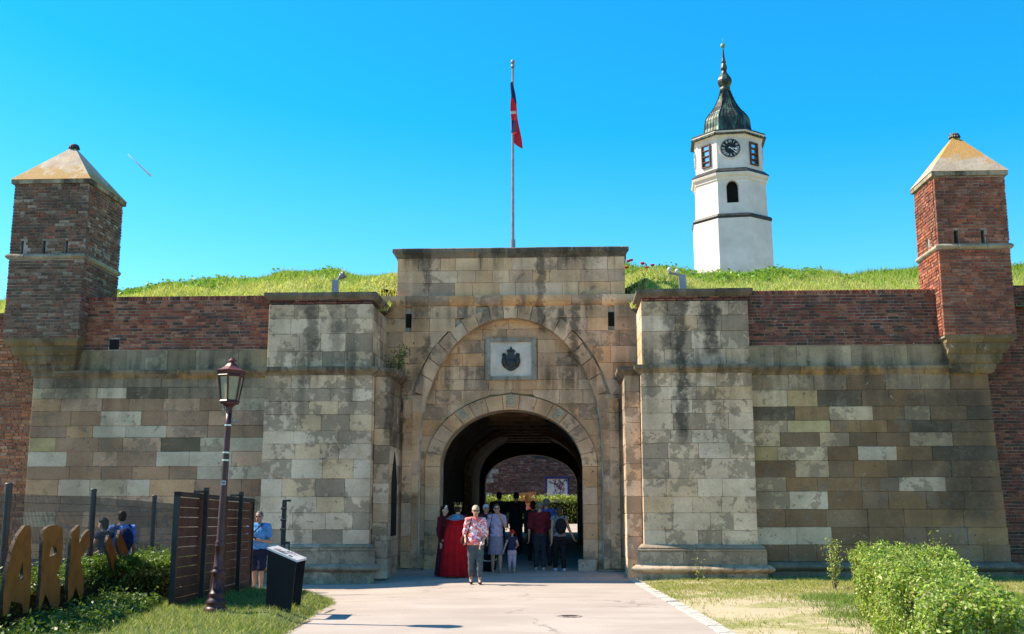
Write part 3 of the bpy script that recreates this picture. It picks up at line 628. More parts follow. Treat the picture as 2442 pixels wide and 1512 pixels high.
# ------------------------------------------------------------------ curtain walls
def curtain(sx, label):
    r = empty('curtain_wall', (GX, GY, 0), GATE_ROT, label, 'wall'); X = lambda a, b: sorted((sx*a, sx*b)); F = -1.75
    e = lambda z: (11.40 if sx < 0 else 11.33)-(.0 if sx < 0 else .05)*z
    inner = 5.67
    MB().box(*X(5.5, e(4.7)-.1), F+.1, .8, -.3, 5.35).box(*X(5.5, 10.6), F+.12, -.9, 5.3, 6.56).build('wall_core', M['joint'], r)
    zs = [.42, .78, 1.16, 1.52, 1.88, 2.27, 2.57, 2.92, 3.25, 3.53, 3.88, 4.18, 4.44, 4.70] if sx < 0 else [.42, .79, 1.18, 1.58, 1.98, 2.30, 2.68, 3.00, 3.32, 3.60, 3.92, 4.30, 4.70]
    A, B = ((lambda z: -e(z)), -inner) if sx < 0 else (inner, e)
    pale = [((0.599, 0.450, 0.310), .35), ((0.565, 0.410, 0.267), .5), ((0.542, 0.380, 0.198), .35), ((0.610, 0.460, 0.318), .5)]
    marks = []                                               # conspicuous single stones
    pc, dc_, yc = ((.57, .46, .35), .30), ((.15, .115, .08), .4), ((.50, .38, .20), .25)
    for x_, y_, c_ in (((1945, 1210, pc), (1905, 1213, pc), (1870, 1287, pc), (1980, 1287, pc), (2190, 1166, pc), (2250, 1166, pc), (1955, 1025, yc), (1840, 1097, yc), (2060, 1095, pc), (2300, 1090, dc_), (2230, 1090, dc_), (2200, 1020, dc_), (2320, 985, dc_), (2050, 960, dc_), (1855, 1000, dc_))
            if sx > 0 else ((265, 940, pc), (320, 1000, pc), (225, 1033, pc), (300, 1033, pc), (135, 1103, pc), (430, 1103, pc), (500, 1103, pc), (480, 1140, pc), (590, 1140, pc), (170, 1180, pc), (355, 1180, pc), (110, 1070, yc), (340, 945, dc_), (440, 1055, dc_))):
        mx, mz = PL(x_, y_, F); marks.append((mx, mz, c_))
    for z0, z1 in zip(zs[:-1], zs[1:]):
        a, b = (A(z0), B) if sx < 0 else (A, B(z0)); xs = xcuts(a, b, .5, 1.05)
        for p, q in zip(xs[:-1], xs[1:]):
            xm = abs((p+q)/2)
            if sx > 0:
                # older pale stones near the pier, replaced brown ones towards the corner
                pp = .75-.17*(xm-5.7)+.10*(z0-2.5); pl = pale if random.random() < pp-(.35 if z0 < 2.2 else 0) else PAL['right']
                if z0 > 4.1 and random.random() < .7: pl = [((0.452, 0.340, 0.224), .55), ((0.316, 0.230, 0.155), .6), ((0.226, 0.170, 0.120), .5)]
            else:
                pl = PAL['left'] if random.random() < .85-.12*max(0, 8-xm) else [((0.475, 0.380, 0.267), .4), ((0.497, 0.400, 0.292), .25)]
                if z0 > 4.1: pl = [((0.384, 0.300, 0.206), .55), ((0.294, 0.220, 0.146), .6), ((0.249, 0.190, 0.138), .5), ((0.452, 0.360, 0.249), .4)]
            for (mx, mz, mc) in marks:
                if p < mx < q and z0 < mz < z1: pl = [mc]
            put_stone(r, rectpoly(p, q, z0, z1), F, F+.15, pl, pr=.012)
    if sx > 0: sidestones(r, 11.1, F+.02, -1.0, zs, 1, PAL['right'])
    cp = [((0.282, 0.200, 0.112), .5), ((0.339, 0.220, 0.103), .45), ((0.181, 0.130, 0.082), .6), ((0.271, 0.210, 0.146), .5)]
    stonemold(r, [(.0, 4.64), (.04, 4.69), (.09, 4.76), (.11, 4.775), (.11, 4.85)], *X(inner, 10.9), F, 'cornice', cp, .7, 1.5)
    courses(r, *X(5.66, 10.55), [4.86, 5.34], .6, 1.5, F+.02, F+.15, [((0.373, 0.290, 0.189), .4), ((0.305, 0.250, 0.172), .4), ((0.260, 0.200, 0.138), .4), ((0.429, 0.340, 0.241), .5)])
    bk = Bricks(r, 'red' if sx < 0 else 'dark'); hole = [(-9.61, -9.36, 5.36, 5.62)] if sx < 0 else []
    bk.field((0, F), 0, *X(5.655, 10.25), 5.35, 6.545, hole, rh=.0748); bk.done(300)
    bs = Bricks(r, 'red'); bs.field((0, F-.01), 0, *X(5.655, 10.25), 6.55, 6.665, rh=.115, soldier=True, prio=-1); bs.done(300)
    MB().box(*X(5.66, 10.3), F+.1, -.9, 6.5, 6.62).build('wall_head', M['mortar'], r)
    MB().box(*X(5.66, 10.3), F+.014, F+.14, 5.34, 6.6).build('mortar_bed', M['mortar'], r)
    if sx < 0: MB().box(-9.605, -9.365, F+.008, F+.1, 5.365, 5.615).build('drain_hole', M['black'], r)  # black block in place of the hole's shade
    to = [(.03+.13*math.sin(math.pi*i/8), .20+.21*i/8) for i in range(9)]
    stonemold(r, to, *X(5.75, 11.38), F, 'torus_base', [((0.282, 0.220, 0.163), .4), ((0.226, 0.180, 0.138), .4)], .8, 1.5, ends=(0, 1) if sx > 0 else (1, 0))
    stonemold(r, [(.02, -.3), (.04, .20)], *X(5.75, 11.36), F, 'footing', [((0.226, 0.180, 0.138), .4)], .8, 1.5)
    return r
curtain(-1, 'grey brown ashlar wall topped with brick parapet, behind the wire fence and street lamp')
curtain(1, 'dark brown stained ashlar wall topped with brick parapet, behind the clipped hedge on the lawn')

# ------------------------------------------------------------------ brick flank walls beyond the corners
def flank(sx, label):
    r = empty('brick_flank_wall', (GX, GY, 0), GATE_ROT, label, 'brick wall'); F = -1.15 if sx < 0 else -.9; top = 6.42 if sx < 0 else 6.9
    a, b = sorted((sx*11.0, sx*14.5))
    MB().box(a, b, F+.018, 0, -.3, top-.02).build('mortar_bed', M['mortar'], r)
    bk = Bricks(r, 'bright' if sx < 0 else 'dark')
    bk.field((0, F), 0, a, b, -.1, top); L = bk.L
    for i, q in enumerate(L): L[i] = ((abs(q[1]) > 12.7) + (abs(q[1]) < 11.25)*2 + (q[2] < 1.5),)+q[1:]
    bk.done(300); return r
flank(-1, 'bright red brick wall in back of the letter sign and fence, beyond the grey ashlar corner')
flank(1, 'dark red brick wall with white salt stains beyond the brown stained ashlar corner')

# ------------------------------------------------------------------ corner turrets
def turret(x0, x1, y0, y1, zb, ze, band, slits_f, slits_s, side, pal, label, roofz, overs, lichen):
    r = empty('corner_turret', (GX, GY, 0), GATE_ROT, label, 'turret'); sz0, sz1 = band+.13, band+.46
    def wallbox(m, a, b, f0, f1, sl, ax):
        def bx(u0, u1, z0, z1):
            m.box(u0, u1, f0, f1, z0, z1) if ax == 'x' else m.box(f0, f1, u0, u1, z0, z1)
        bx(a, b, zb, sz0); bx(a, b, sz1, ze); u = a
        for c, w in sl: bx(u, c-w/2, sz0, sz1); u = c+w/2
        bx(u, b, sz0, sz1)
    m = MB(); i = .015
    wallbox(m, x0+i, x1-i, y0+i, y0+.28, slits_f, 'x'); wallbox(m, x0+i, x1-i, y1-.28, y1-i, slits_f, 'x')
    wallbox(m, y0+.28, y1-.28, x0+i, x0+.28, slits_s, 'y'); wallbox(m, y0+.28, y1-.28, x1-.28, x1-i, slits_s, 'y'); m.box(x0+i, x1-i, y0+i, y1-i, zb-.05, zb+.05)
    m.build('mortar_bed', M['mortar'], r)
    bk = Bricks(r, pal); rh = .0765
    hf = [(c-w/2, c+w/2, sz0, sz1) for c, w in slits_f]
    def two(org, rz, a, b, holes, pr):
        bk.field(org, rz, a, b, zb, band, holes, rh, prio=pr); bk.field(org, rz, a, b, band+.12, ze, holes, rh, prio=pr)
    two((0, y0), 0, x0, x1, hf, 0)
    for q in (1, -1):                                        # both flanks: local u runs along +-y
        if q > 0: two((x1, 0), math.pi/2, y0+.10, y1, [(c-w/2, c+w/2, sz0, sz1) for c, w in slits_s], 1 if side > 0 else 3)
        else: two((x0, 0), -math.pi/2, -y1, -y0-.10, [(-c-w/2, -c+w/2, sz0, sz1) for c, w in slits_s], 1 if side < 0 else 3)
    two((0, y1), math.pi, -x1, -x0, [(-c-w/2, -c+w/2, sz0, sz1) for c, w in slits_f], 4)
    bk.done(300)
    # rounded stone band
    pr_ = [(-.02, band-.005)]+[(.045*math.sin(math.pi*k/6)+.02, band+.125*k/6) for k in range(7)]+[(-.02, band+.13)]
    pb = [((.44, .37, .27), .3), ((.36, .31, .24), .45), ((.40, .36, .30), .4)]
    stonemold(r, pr_, x0, x1, y0, 'band_stone', pb, .28, .6, ends=(1, 1))
    for q, xs in ((1, x1), (-1, x0)):
        ys = xcuts(y0-.03, y1, .3, .6)
        for a, b in zip(ys[:-1], ys[1:]):
            pts = [(xs+q*p, z) for p, z in pr_]; o = MB().prism(pts+[(xs-q*.05, band+.13), (xs-q*.05, band)], a+.003, b-.003).build('band_stone', M['stone'], r); c = random.choice(pb); o.color = (*c[0], c[1])
    # eaves slab and pyramid roof
    ov = .06; cx, cy = (x0+x1)/2, (y0+y1)/2
    o = MB().box(x0-ov, x1+ov, y0-ov, y1+ov, ze, ze+.10).build('eaves_slab', M['stone'], r); o.color = (.36, .32, .25, .4)
    m = MB(); t = .07
    lo = [(x0-ov-.02, y0-ov-.02), (x1+ov+.02, y0-ov-.02), (x1+ov+.02, y1+ov+.02), (x0-ov-.02, y1+ov+.02)]
    up = [(cx-t, cy-t), (cx+t, cy-t), (cx+t, cy+t), (cx-t, cy+t)]; N_ = 6; V = []
    for k in range(N_+1):
        f = k/N_
        for (a, b), (c, d) in zip(lo, up): V.append((a+(c-a)*f+random.uniform(-.006, .006), b+(d-b)*f, ze+.10+(roofz-ze-.10)*f))
    m.add(V, [(k*4+i, k*4+(i+1) % 4, k*4+4+(i+1) % 4, k*4+4+i) for k in range(N_) for i in range(4)]+[(3, 2, 1, 0), tuple(range(N_*4, N_*4+4))])
    rf = m.build('roof', lichen, r)
    f = MB(); nb = 14; prof = [(.05, -.02), (.10, .0), (.13, .05), (.125, .10), (.08, .145), (.03, .16)]
    f.lathe(prof, nb, (cx, cy, roofz-.02)); 
    for k in range(nb): f.tube((cx+.13*math.cos(k*6.283/nb), cy+.13*math.sin(k*6.283/nb), roofz+.01), (cx+.09*math.cos(k*6.283/nb), cy+.09*math.sin(k*6.283/nb), roofz+.11), .018, .016, 5)
    f.build('finial', M['iron'], rf)
    # corbel courses under the overhang
    for k, (ox, oy, z1, z0) in enumerate(overs):
        a = x0+ox if side > 0 else x0+.05*k; b = x1-.05*k if side > 0 else x1-ox; yf = y0+oy
        xs = xcuts(a, b, .5, .8)
        for p, q in zip(xs[:-1], xs[1:]):
            h = z1-z0; e0 = .06 if p == xs[0] else 0; e1 = .06 if q == xs[-1] else 0
            pts = [(yf+.07, z0), (yf+.02, z0+h*.35), (yf, z0+h*.6), (yf, z1), (-1.0, z1), (-1.0, z0)]; n = len(pts)
            mm_ = MB().add([(p+.003+(e0 if i in (0, 1, 5) else 0), y, z) for i, (y, z) in enumerate(pts)]+[(q-.003-(e1 if i in (0, 1, 5) else 0), y, z) for i, (y, z) in enumerate(pts)],
               [tuple(range(n)), tuple(reversed(range(n, 2*n)))]+[((i+1) % n, i, n+i, n+(i+1) % n) for i in range(n)])
            o = mm_.build('corbel', M['stone'], r); c = random.choice([((.16, .12, .07), .5), ((.11, .09, .06), .6), ((.22, .165, .09), .4)]); o.color = (*c[0], c[1])
    return r
def roof_mat(name, lich, k, zlo, zhi, top):
    t = NT(name); P = t.objc(gate); sep = t.n('SeparateXYZ', {0: P}).outputs
    c = t.mix(t.mr(t.noise(P, 2.5, 6, .65), .3, .7), (.34, .26, .19), (.46, .38, .29))
    g = t.mr(sep[2], zlo, zhi) if top else t.mr(sep[2], zhi, zlo)
    mk = t.mr(t.math('ADD', t.math('MULTIPLY', t.noise(P, 3.5, 7, .7), 1.1), t.math('MULTIPLY', g, .5)), k, k+.14)
    c = t.mix(t.math('MULTIPLY', mk, .85), c, lich); c = t.mix(t.mr(t.noise(P, 14, 5, .7), .62, .70, 0, .6), c, (.10, .085, .06))
    c = t.mix(t.mr(t.noise(P, 22, 3, .6), .66, .7, 0, .7), c, (.55, .52, .46))
    t.col(c); t.bump(t.noise(P, 12, 6, .7), .5, .02); return t.m
ov_ = [(.02, .0, 5.60, 5.42), (.16, .10, 5.42, 5.20), (.33, .20, 5.20, 5.00), (.48, .30, 5.00, 4.80), (.58, .38, 4.80, 4.66)]
turret(-12.02, -10.18, -2.2, -.12, 5.58, 9.40, 7.52, [(-11.72, .07), (-11.18, .08), (-10.62, .07)], [(-1.62, .07), (-1.12, .07)], 1, 'brown',
       'brown brick corner turret with pale weathered pyramid roof above the letter sign', 10.62, ov_, roof_mat('roof_left', (.36, .20, .05), .84, 9.4, 10.6, False))
ov2 = [(.02, .0, 5.52, 5.34), (.14, .10, 5.34, 5.10), (.28, .20, 5.10, 4.88), (.40, .30, 4.88, 4.66)]
turret(10.03, 11.66, -2.2, -.72, 5.50, 9.26, 7.50, [(10.46, .11), (11.06, .08)], [(-1.85, .07), (-1.45, .07)], -1, 'fresh',
       'red brick corner turret with sunlit side and orange lichen on its pyramid roof', 10.42, ov2, roof_mat('roof_right', (.48, .24, .05), .66, 9.3, 10.5, True))
# ------------------------------------------------------------------ clock tower on the rampart
def clock_tower():
    Y = 70.; base = PY(1750, 650, Y); zy = lambda y: PY(1745, y, Y).z; k = .01107
    r = empty('clock_tower', (base.x, Y, 0), 0, 'white octagonal clock tower with dark copper onion spire behind the grassy rampart', 'clock tower')
    r.rotation_euler = (0, -R_(.7), 0); r.location.x += .2
    wall = plain('tower_limewash', (.72, .62, .56), .85, .10, .45, bump=.2); trim = plain('tower_trim', (.70, .61, .53), .8, .06, 1.2)
    lead = plain('tower_flashing', (.035, .038, .04), .5, .3, 3); D = -7.5; rot = R_(D+22.5-90); A8 = math.cos(R_(22.5))
    cu = NT('verdigris_copper'); P = cu.objc(); n = cu.noise(cu.scale(P, (1, 1, .5)), 1.6, 6, .65)
    sepz = cu.n('SeparateXYZ', {0: P}).outputs[2]
    cu.col(cu.mix(cu.mr(n, .47, .66), (.022, .026, .024), (.085, .15, .115))); cu.b.inputs['Roughness'].default_value = .45; cu.b.inputs['Metallic'].default_value = .25
    z1, z2, z3, z4 = zy(536), zy(438), zy(342), zy(328)
    def oct_(name, prof, mat): return MB().lathe(prof, 8, (0, 0, 0), rot).build(name, mat, r)
    oct_('lower_shaft', [(2.74, 3.), (2.70, z1)], wall)
    oct_('ledge', [(2.66, z1-.22), (2.74, z1-.1), (2.78, z1-.02), (2.70, z1+.12), (2.5, z1+.2)], lead)
    # middle stage with arched openings
    def stage(name, R0, R1, za, zb, hole):               # eight faces; faces 0,2,4,6 carry openings
        m = MB()
        for f in range(8):
            a0, a1 = rot+f*math.pi/4-math.pi/4, rot+f*math.pi/4
            def pt(u, z): 
                q = (z-za)/(zb-za); R = R0+(R1-R0)*q
                p0, p1 = Vector((R*math.cos(a0), R*math.sin(a0))), Vector((R*math.cos(a1), R*math.sin(a1)))
                p = p0+(p1-p0)*(.5+u); return (p.x, p.y, z)
            if hole(f):
                w, zc0, zc1, arch = hole(f); N_ = 12 if arch else 1
                top = [(w*math.cos(math.pi-math.pi*i/N_), zc1+(w*2.0*math.sin(math.pi*i/N_) if arch else 0)) for i in range(N_+1)]
                inner = [(-w, zc0)]+top+[(w, zc0)]
                # strips left, right, below and above
                m.add([pt(-.5, za), pt(-w, za), pt(-w, zb), pt(-.5, zb)], [(0, 1, 2, 3)]); m.add([pt(w, za), pt(.5, za), pt(.5, zb), pt(w, zb)], [(0, 1, 2, 3)])
                m.add([pt(-w, za), pt(w, za), pt(w, zc0), pt(-w, zc0)], [(0, 1, 2, 3)])
                for (u0, q0), (u1, q1) in zip(top[:-1], top[1:]): m.add([pt(u0, q0), pt(u1, q1), pt(u1, zb), pt(u0, zb)], [(0, 1, 2, 3)])
                # jambs
                for (u0, q0), (u1, q1) in zip(inner, inner[1:]+inner[:1]):
                    A, B = Vector(pt(u0, q0)), Vector(pt(u1, q1)); m.add([A, B, (B.x*.88, B.y*.88, B.z), (A.x*.88, A.y*.88, A.z)], [(3, 2, 1, 0)])
            else: m.add([pt(-.5, za), pt(.5, za), pt(.5, zb), pt(-.5, zb)], [(0, 1, 2, 3)])
        return m.build(name, wall, r)
    zo0, zo1 = zy(505), zy(468)
    stage('middle_shaft', 2.50, 2.44, z1+.1, z2, lambda f: (.215, zo0, zo1, True) if f % 2 == 0 else None)
    MB().lathe([(2.0, z1), (1.95, z2)], 8, (0, 0, 0), rot).build('belfry_inside', M['black'], r)  # black drum standing in for the dark interior
    oct_('cornice', [(2.44, z2-.42), (2.52, z2-.36), (2.52, z2-.22), (2.66, z2-.10), (2.70, z2+.02), (2.70, z2+.10)], trim)
    oct_('flashing', [(2.72, z2+.08), (2.72, z2+.15), (2.40, z2+.42)], lead)
    zw0, zw1 = zy(414), zy(361)
    stage('clock_stage', 2.34, 2.30, z2+.3, z3, lambda f: (.215, zw0, zw1, False) if f % 2 == 1 else None)
    oct_('top_cornice', [(2.30, z3-.35), (2.38, z3-.28), (2.38, z3-.16), (2.48, z3-.06), (2.58, z3+.04), (2.58, z3+.12)], trim)
    oct_('gutter', [(2.60, z3+.11), (2.60, z3+.19), (2.2, z3+.24)], lead)
    frame = plain('window_frame_brown', (.11, .045, .03), .6, .15, 4); glass = NT('tower_window_glass'); glass.col((.55, .62, .70)); glass.b.inputs['Metallic'].default_value = .8; glass.b.inputs['Roughness'].default_value = .05; glass.b.inputs['Specular IOR Level'].default_value = 1.
    zc = zy(378)
    white = plain('clock_white', (.80, .79, .76), .6, .03, 4); blk = plain('clock_black', (.012, .012, .014), .5, .1, 4)
    for f in range(8):
        a = rot+f*math.pi/4-math.pi/8; ap = 2.32*A8
        if f % 2 == 1:
            w, h = 2.32*.765*.215, zw1-zw0
            fr = MB(); t = .085
            fr.box(-w, -w+t, -.12, .02, 0, h).box(w-t, w, -.12, .02, 0, h).box(-w+t, w-t, -.12, .02, 0, t).box(-w+t, w-t, -.12, .02, h-t, h)
            for q in (.25, .5, .75): fr.box(-w+t, w-t, -.09, .0, h*q-.03, h*q+.03)
            o = fr.build('window', frame, r); o.location = (ap*math.cos(a)*1.0, ap*math.sin(a), zw0); o.rotation_euler.z = a+math.pi/2
            for q in range(4):
                p = MB().box(-w+t, w-t, .03, .05, h*q/4+.03+(.1 if q == 0 else 0), h*(q+1)/4-.03).build('pane', glass.m, o); p.rotation_euler = (R_(-2+q*1.2), 0, 0)
        elif f in (0, 6, 2):
            c = MB(); n_ = 40; rim = []
            o = MB().tube((0, .02, 0), (0, -.06, 0), .74, .74, 40).build('clock_surround', wall, r)
            o.location = (ap*math.cos(a)*1.005, ap*math.sin(a)*1.005, zc); o.rotation_euler.z = a+math.pi/2
            MB().tube((0, -.055, 0), (0, -.08, 0), .645, .645, 40).build('dial', blk, o)
            mk = MB()
            for i in range(60):
                th = i*math.pi/30; d = Vector((math.sin(th), 0, math.cos(th)))
                mk.tube(d*.60+Vector((0, -.085, 0)), d*.625+Vector((0, -.085, 0)), .010, .010, 4)
            for i, s in enumerate(('XII', 'I', 'II', 'III', 'IIII', 'V', 'VI', 'VII', 'VIII', 'IX', 'X', 'XI')):
                th = i*math.pi/6; d = Vector((math.sin(th), 0, math.cos(th))); e = Vector((math.cos(th), 0, -math.sin(th))); x = -(len(s)-1)*.034
                for ch in s:
                    p = d*.47+e*x+Vector((0, -.085, 0)); a_, b_ = p-d*.085, p+d*.085
                    if ch == 'I': mk.tube(a_, b_, .014, .014, 4)
                    elif ch == 'X': mk.tube(a_-e*.025, b_+e*.025, .014, .014, 4); mk.tube(a_+e*.025, b_-e*.025, .008, .008, 4)
                    else: mk.tube(a_, b_-e*.03, .014, .014, 4); mk.tube(a_, b_+e*.03, .008, .008, 4)
                    x += .068
            mk.build('numerals', white, o)
            for th, L, wd in ((R_(100), .46, .045), (R_(131), .56, .03)):
                d = Vector((math.sin(th), 0, math.cos(th))); e = Vector((math.cos(th), 0, -math.sin(th))); y_ = -.10 if L < .5 else -.115
                P_ = [d*-.12-e*.02, d*-.12+e*.02, d*L*.6+e*wd*.5, d*L*.75+e*wd*1.6, d*L, d*L*.75-e*wd*1.6, d*L*.6-e*wd*.5]
                MB().prism([(p.x, p.z) for p in P_], y_, y_+.012).build('clock_hand', white, o)
    # onion spire: octagonal copper shell with standing seams
    prof = [(690, 232), (680, 222), (668, 192), (655, 165), (640, 150), (610, 143), (580, 141), (555, 137), (538, 128), (522, 117), (512, 109), (506, 106), (500, 97), (470, 76), (440, 60), (410, 47), (385, 38), (362, 30), (352, 33), (340, 30), (326, 38), (312, 44), (298, 44), (282, 38), (266, 27), (250, 17), (238, 13), (232, 18), (220, 20), (205, 16), (192, 11), (184, 16), (178, 11), (160, 8), (110, 4.5), (98, 3)]
    zc_ = lambda c: zy((80+c/2.439)*.954)
    pr = [(h*k*1.03, zc_(c)) for c, h in prof]; sp = MB().lathe(pr, 8, (0, 0, 0), rot).build('spire', cu.m, r)
    sm = MB()
    for f in range(8):
        for u in (0, .2, .4, .6, .8):
            pts = []
            for R, z in pr[:18]:
                a0, a1 = rot+f*math.pi/4, rot+(f+1)*math.pi/4; p = Vector((R*math.cos(a0), R*math.sin(a0), z)).lerp(Vector((R*math.cos(a1), R*math.sin(a1), z)), u); pts.append(p)
            sm.path(pts, .03 if u else .045, 4)
    sm.build('standing_seam', cu.m, sp)
    bl = MB(); bl.ell((0, 0, zc_(83)), (.17, .17, .17)); bl.tube((0, 0, zc_(80)), (0, 0, zc_(38)), .03, .008, 6); bl.build('ball_finial', plain('ball_verdigris', (.16, .28, .22), .5, .2, 4), sp, True)
clock_tower()

# ------------------------------------------------------------------ flagpole and flag
fp = G2W(.02, 1.1, 8.0); Yp = fp.y; zf = lambda y: PY(1222, y, Yp).z
px_ = PY(1223, 580, Yp).x
fpole = empty('flagpole', (px_, Yp, 6.5), 0, 'slim grey metal flagpole rising behind the parapet of the gatehouse', 'flagpole')
MB().tube((0, 0, 0), (0, 0, zf(572)-6.5), .075, .07, 12).build('socket', M['greymetal'], fpole)
ztop = zf(152)-6.5; MB().tube((0, 0, zf(573)-6.5), (-.0, 0, ztop), .042, .03, 12).build('mast', M['greymetal'], fpole)
MB().ell((0, 0, ztop+.05), (.06, .06, .07)).tube((0, 0, ztop-.12), (0, 0, ztop-.04), .05, .05).build('truck', M['greymetal'], fpole, True)
def flag():
    t = NT('flag_cloth'); t.col(t.n('Attribute', attribute_name='Col').outputs['Color']); t.b.inputs['Roughness'].default_value = .8
    tl = t.n('BsdfTranslucent', {'Color': t.n('Attribute', attribute_name='Col').outputs['Color']}); ms = t.n('MixShader', {0: .3, 1: t.b.outputs[0], 2: tl.outputs[0]})
    t.t.links.new(ms.outputs[0], t.t.nodes['Material Output'].inputs['Surface'])
    zt = zf(196); m_ = .01085; nu, nv = 25, 40; V = []; Cc = []
    navy, red, wht = (.02, .025, .10), (.50, .02, .035), (.62, .55, .55)
    for j in range(nv+1):
        v = j/nv
        for i in range(nu+1):
            u = i/nu                                   # limp cloth gathered in folds along the mast
            drop = v*(1.50+.43*sstep(.45, 1, u)*1.0) ; wd = (.03+.26*v**.85)*(1-.12*v)
            x = -.07+wd*(.5+.5*math.sin(u*9.4-1.6))*(.45+.55*u)+.05*v*u+(.02*math.sin(v*9+u*6)); y = -.05+.13*(u-.5)*(0.3+v)+.05*math.cos(u*9.4)*v
            if j == 0: x *= .3; y *= .3
            V.append((x, y, -drop))
            s_ = u*.62+v*.9
            c = navy if v < .33 else red
            if .36 < v < .72 and u < .3: c = red if v < .58 else wht if v < .64 else red
            if v > .76 and u < .25: c = navy
            if .62 < v < .74 and .42 < u < .55: c = (.55, .35, .12)
            if .80 < v < .93 and .35 < u < .50: c = wht
            if .48 < v < .56 and u > .8: c = (.35, .30, .38)
            Cc.append(c)
    F = [(j*(nu+1)+i, j*(nu+1)+i+1, (j+1)*(nu+1)+i+1, (j+1)*(nu+1)+i) for j in range(nv) for i in range(nu)]
    me = bpy.data.meshes.new('flag'); me.from_pydata(V, [], F); a = me.color_attributes.new('Col', 'FLOAT_COLOR', 'POINT'); a.data.foreach_set('color', np.array([(*q, 1) for q in Cc], np.float32).ravel()); me.update()
    o = link('flag', me, t.m, None, True); o.location = (px_+.02, Yp-.03, zt); tag(o, 'limp red and navy flag hanging in folds down the flagpole', 'flag')
flag()

# ------------------------------------------------------------------ floodlight posts on the wall heads
def flood(px, ytop, ybot, Y, label, heads):
    a, b = PY(px, ybot, Y), PY(px, ytop, Y); r = empty('floodlight_post', (a.x, Y, a.z-.5), 0, label, 'floodlight', 'floodlights on the wall heads')
    h = b.z-a.z+.5; MB().box(-.075, .075, -.06, .06, 0, h).build('post', M['greymetal'], r)
    for (x0, z0, x1, z1, kind) in heads:
        if kind == 'arm': MB().tube((x0, 0, h+z0), (x1, 0, h+z1), .03, .03, 8).build('arm', M['greymetal'], r)
        elif kind == 'lamp':
            o = MB(); d = Vector((x1, 0, z1)); p = Vector((x0, -.02, h+z0)); o.tube(p, p+d*.5, .055, .085, 12); o.tube(p+d*.5, p+d, .085, .09, 12); o.build('lamp_head', M['greymetal'], r, True)
        else: o = MB(); o.ell((x0, -.02, h+z0), (.055, .055, .06)); o.build('lamp_head', plain('lamp_glass', (.5, .5, .52), .3, .1, 5), r, True)
flood(799, 668, 705, 25.6, 'grey post with one tilted black floodlight above the left pier', [(.05, .0, .12, .12, 'arm'), (.10, .06, .13, .09, 'lamp')])
flood(1628, 656, 700, 25.0, 'grey post with a crossbar carrying two round floodlights above the right pier', [(.03, -.02, -.32, .06, 'arm'), (-.30, .13, 0, 0, 'ball'), (-.12, .09, 0, 0, 'ball')])

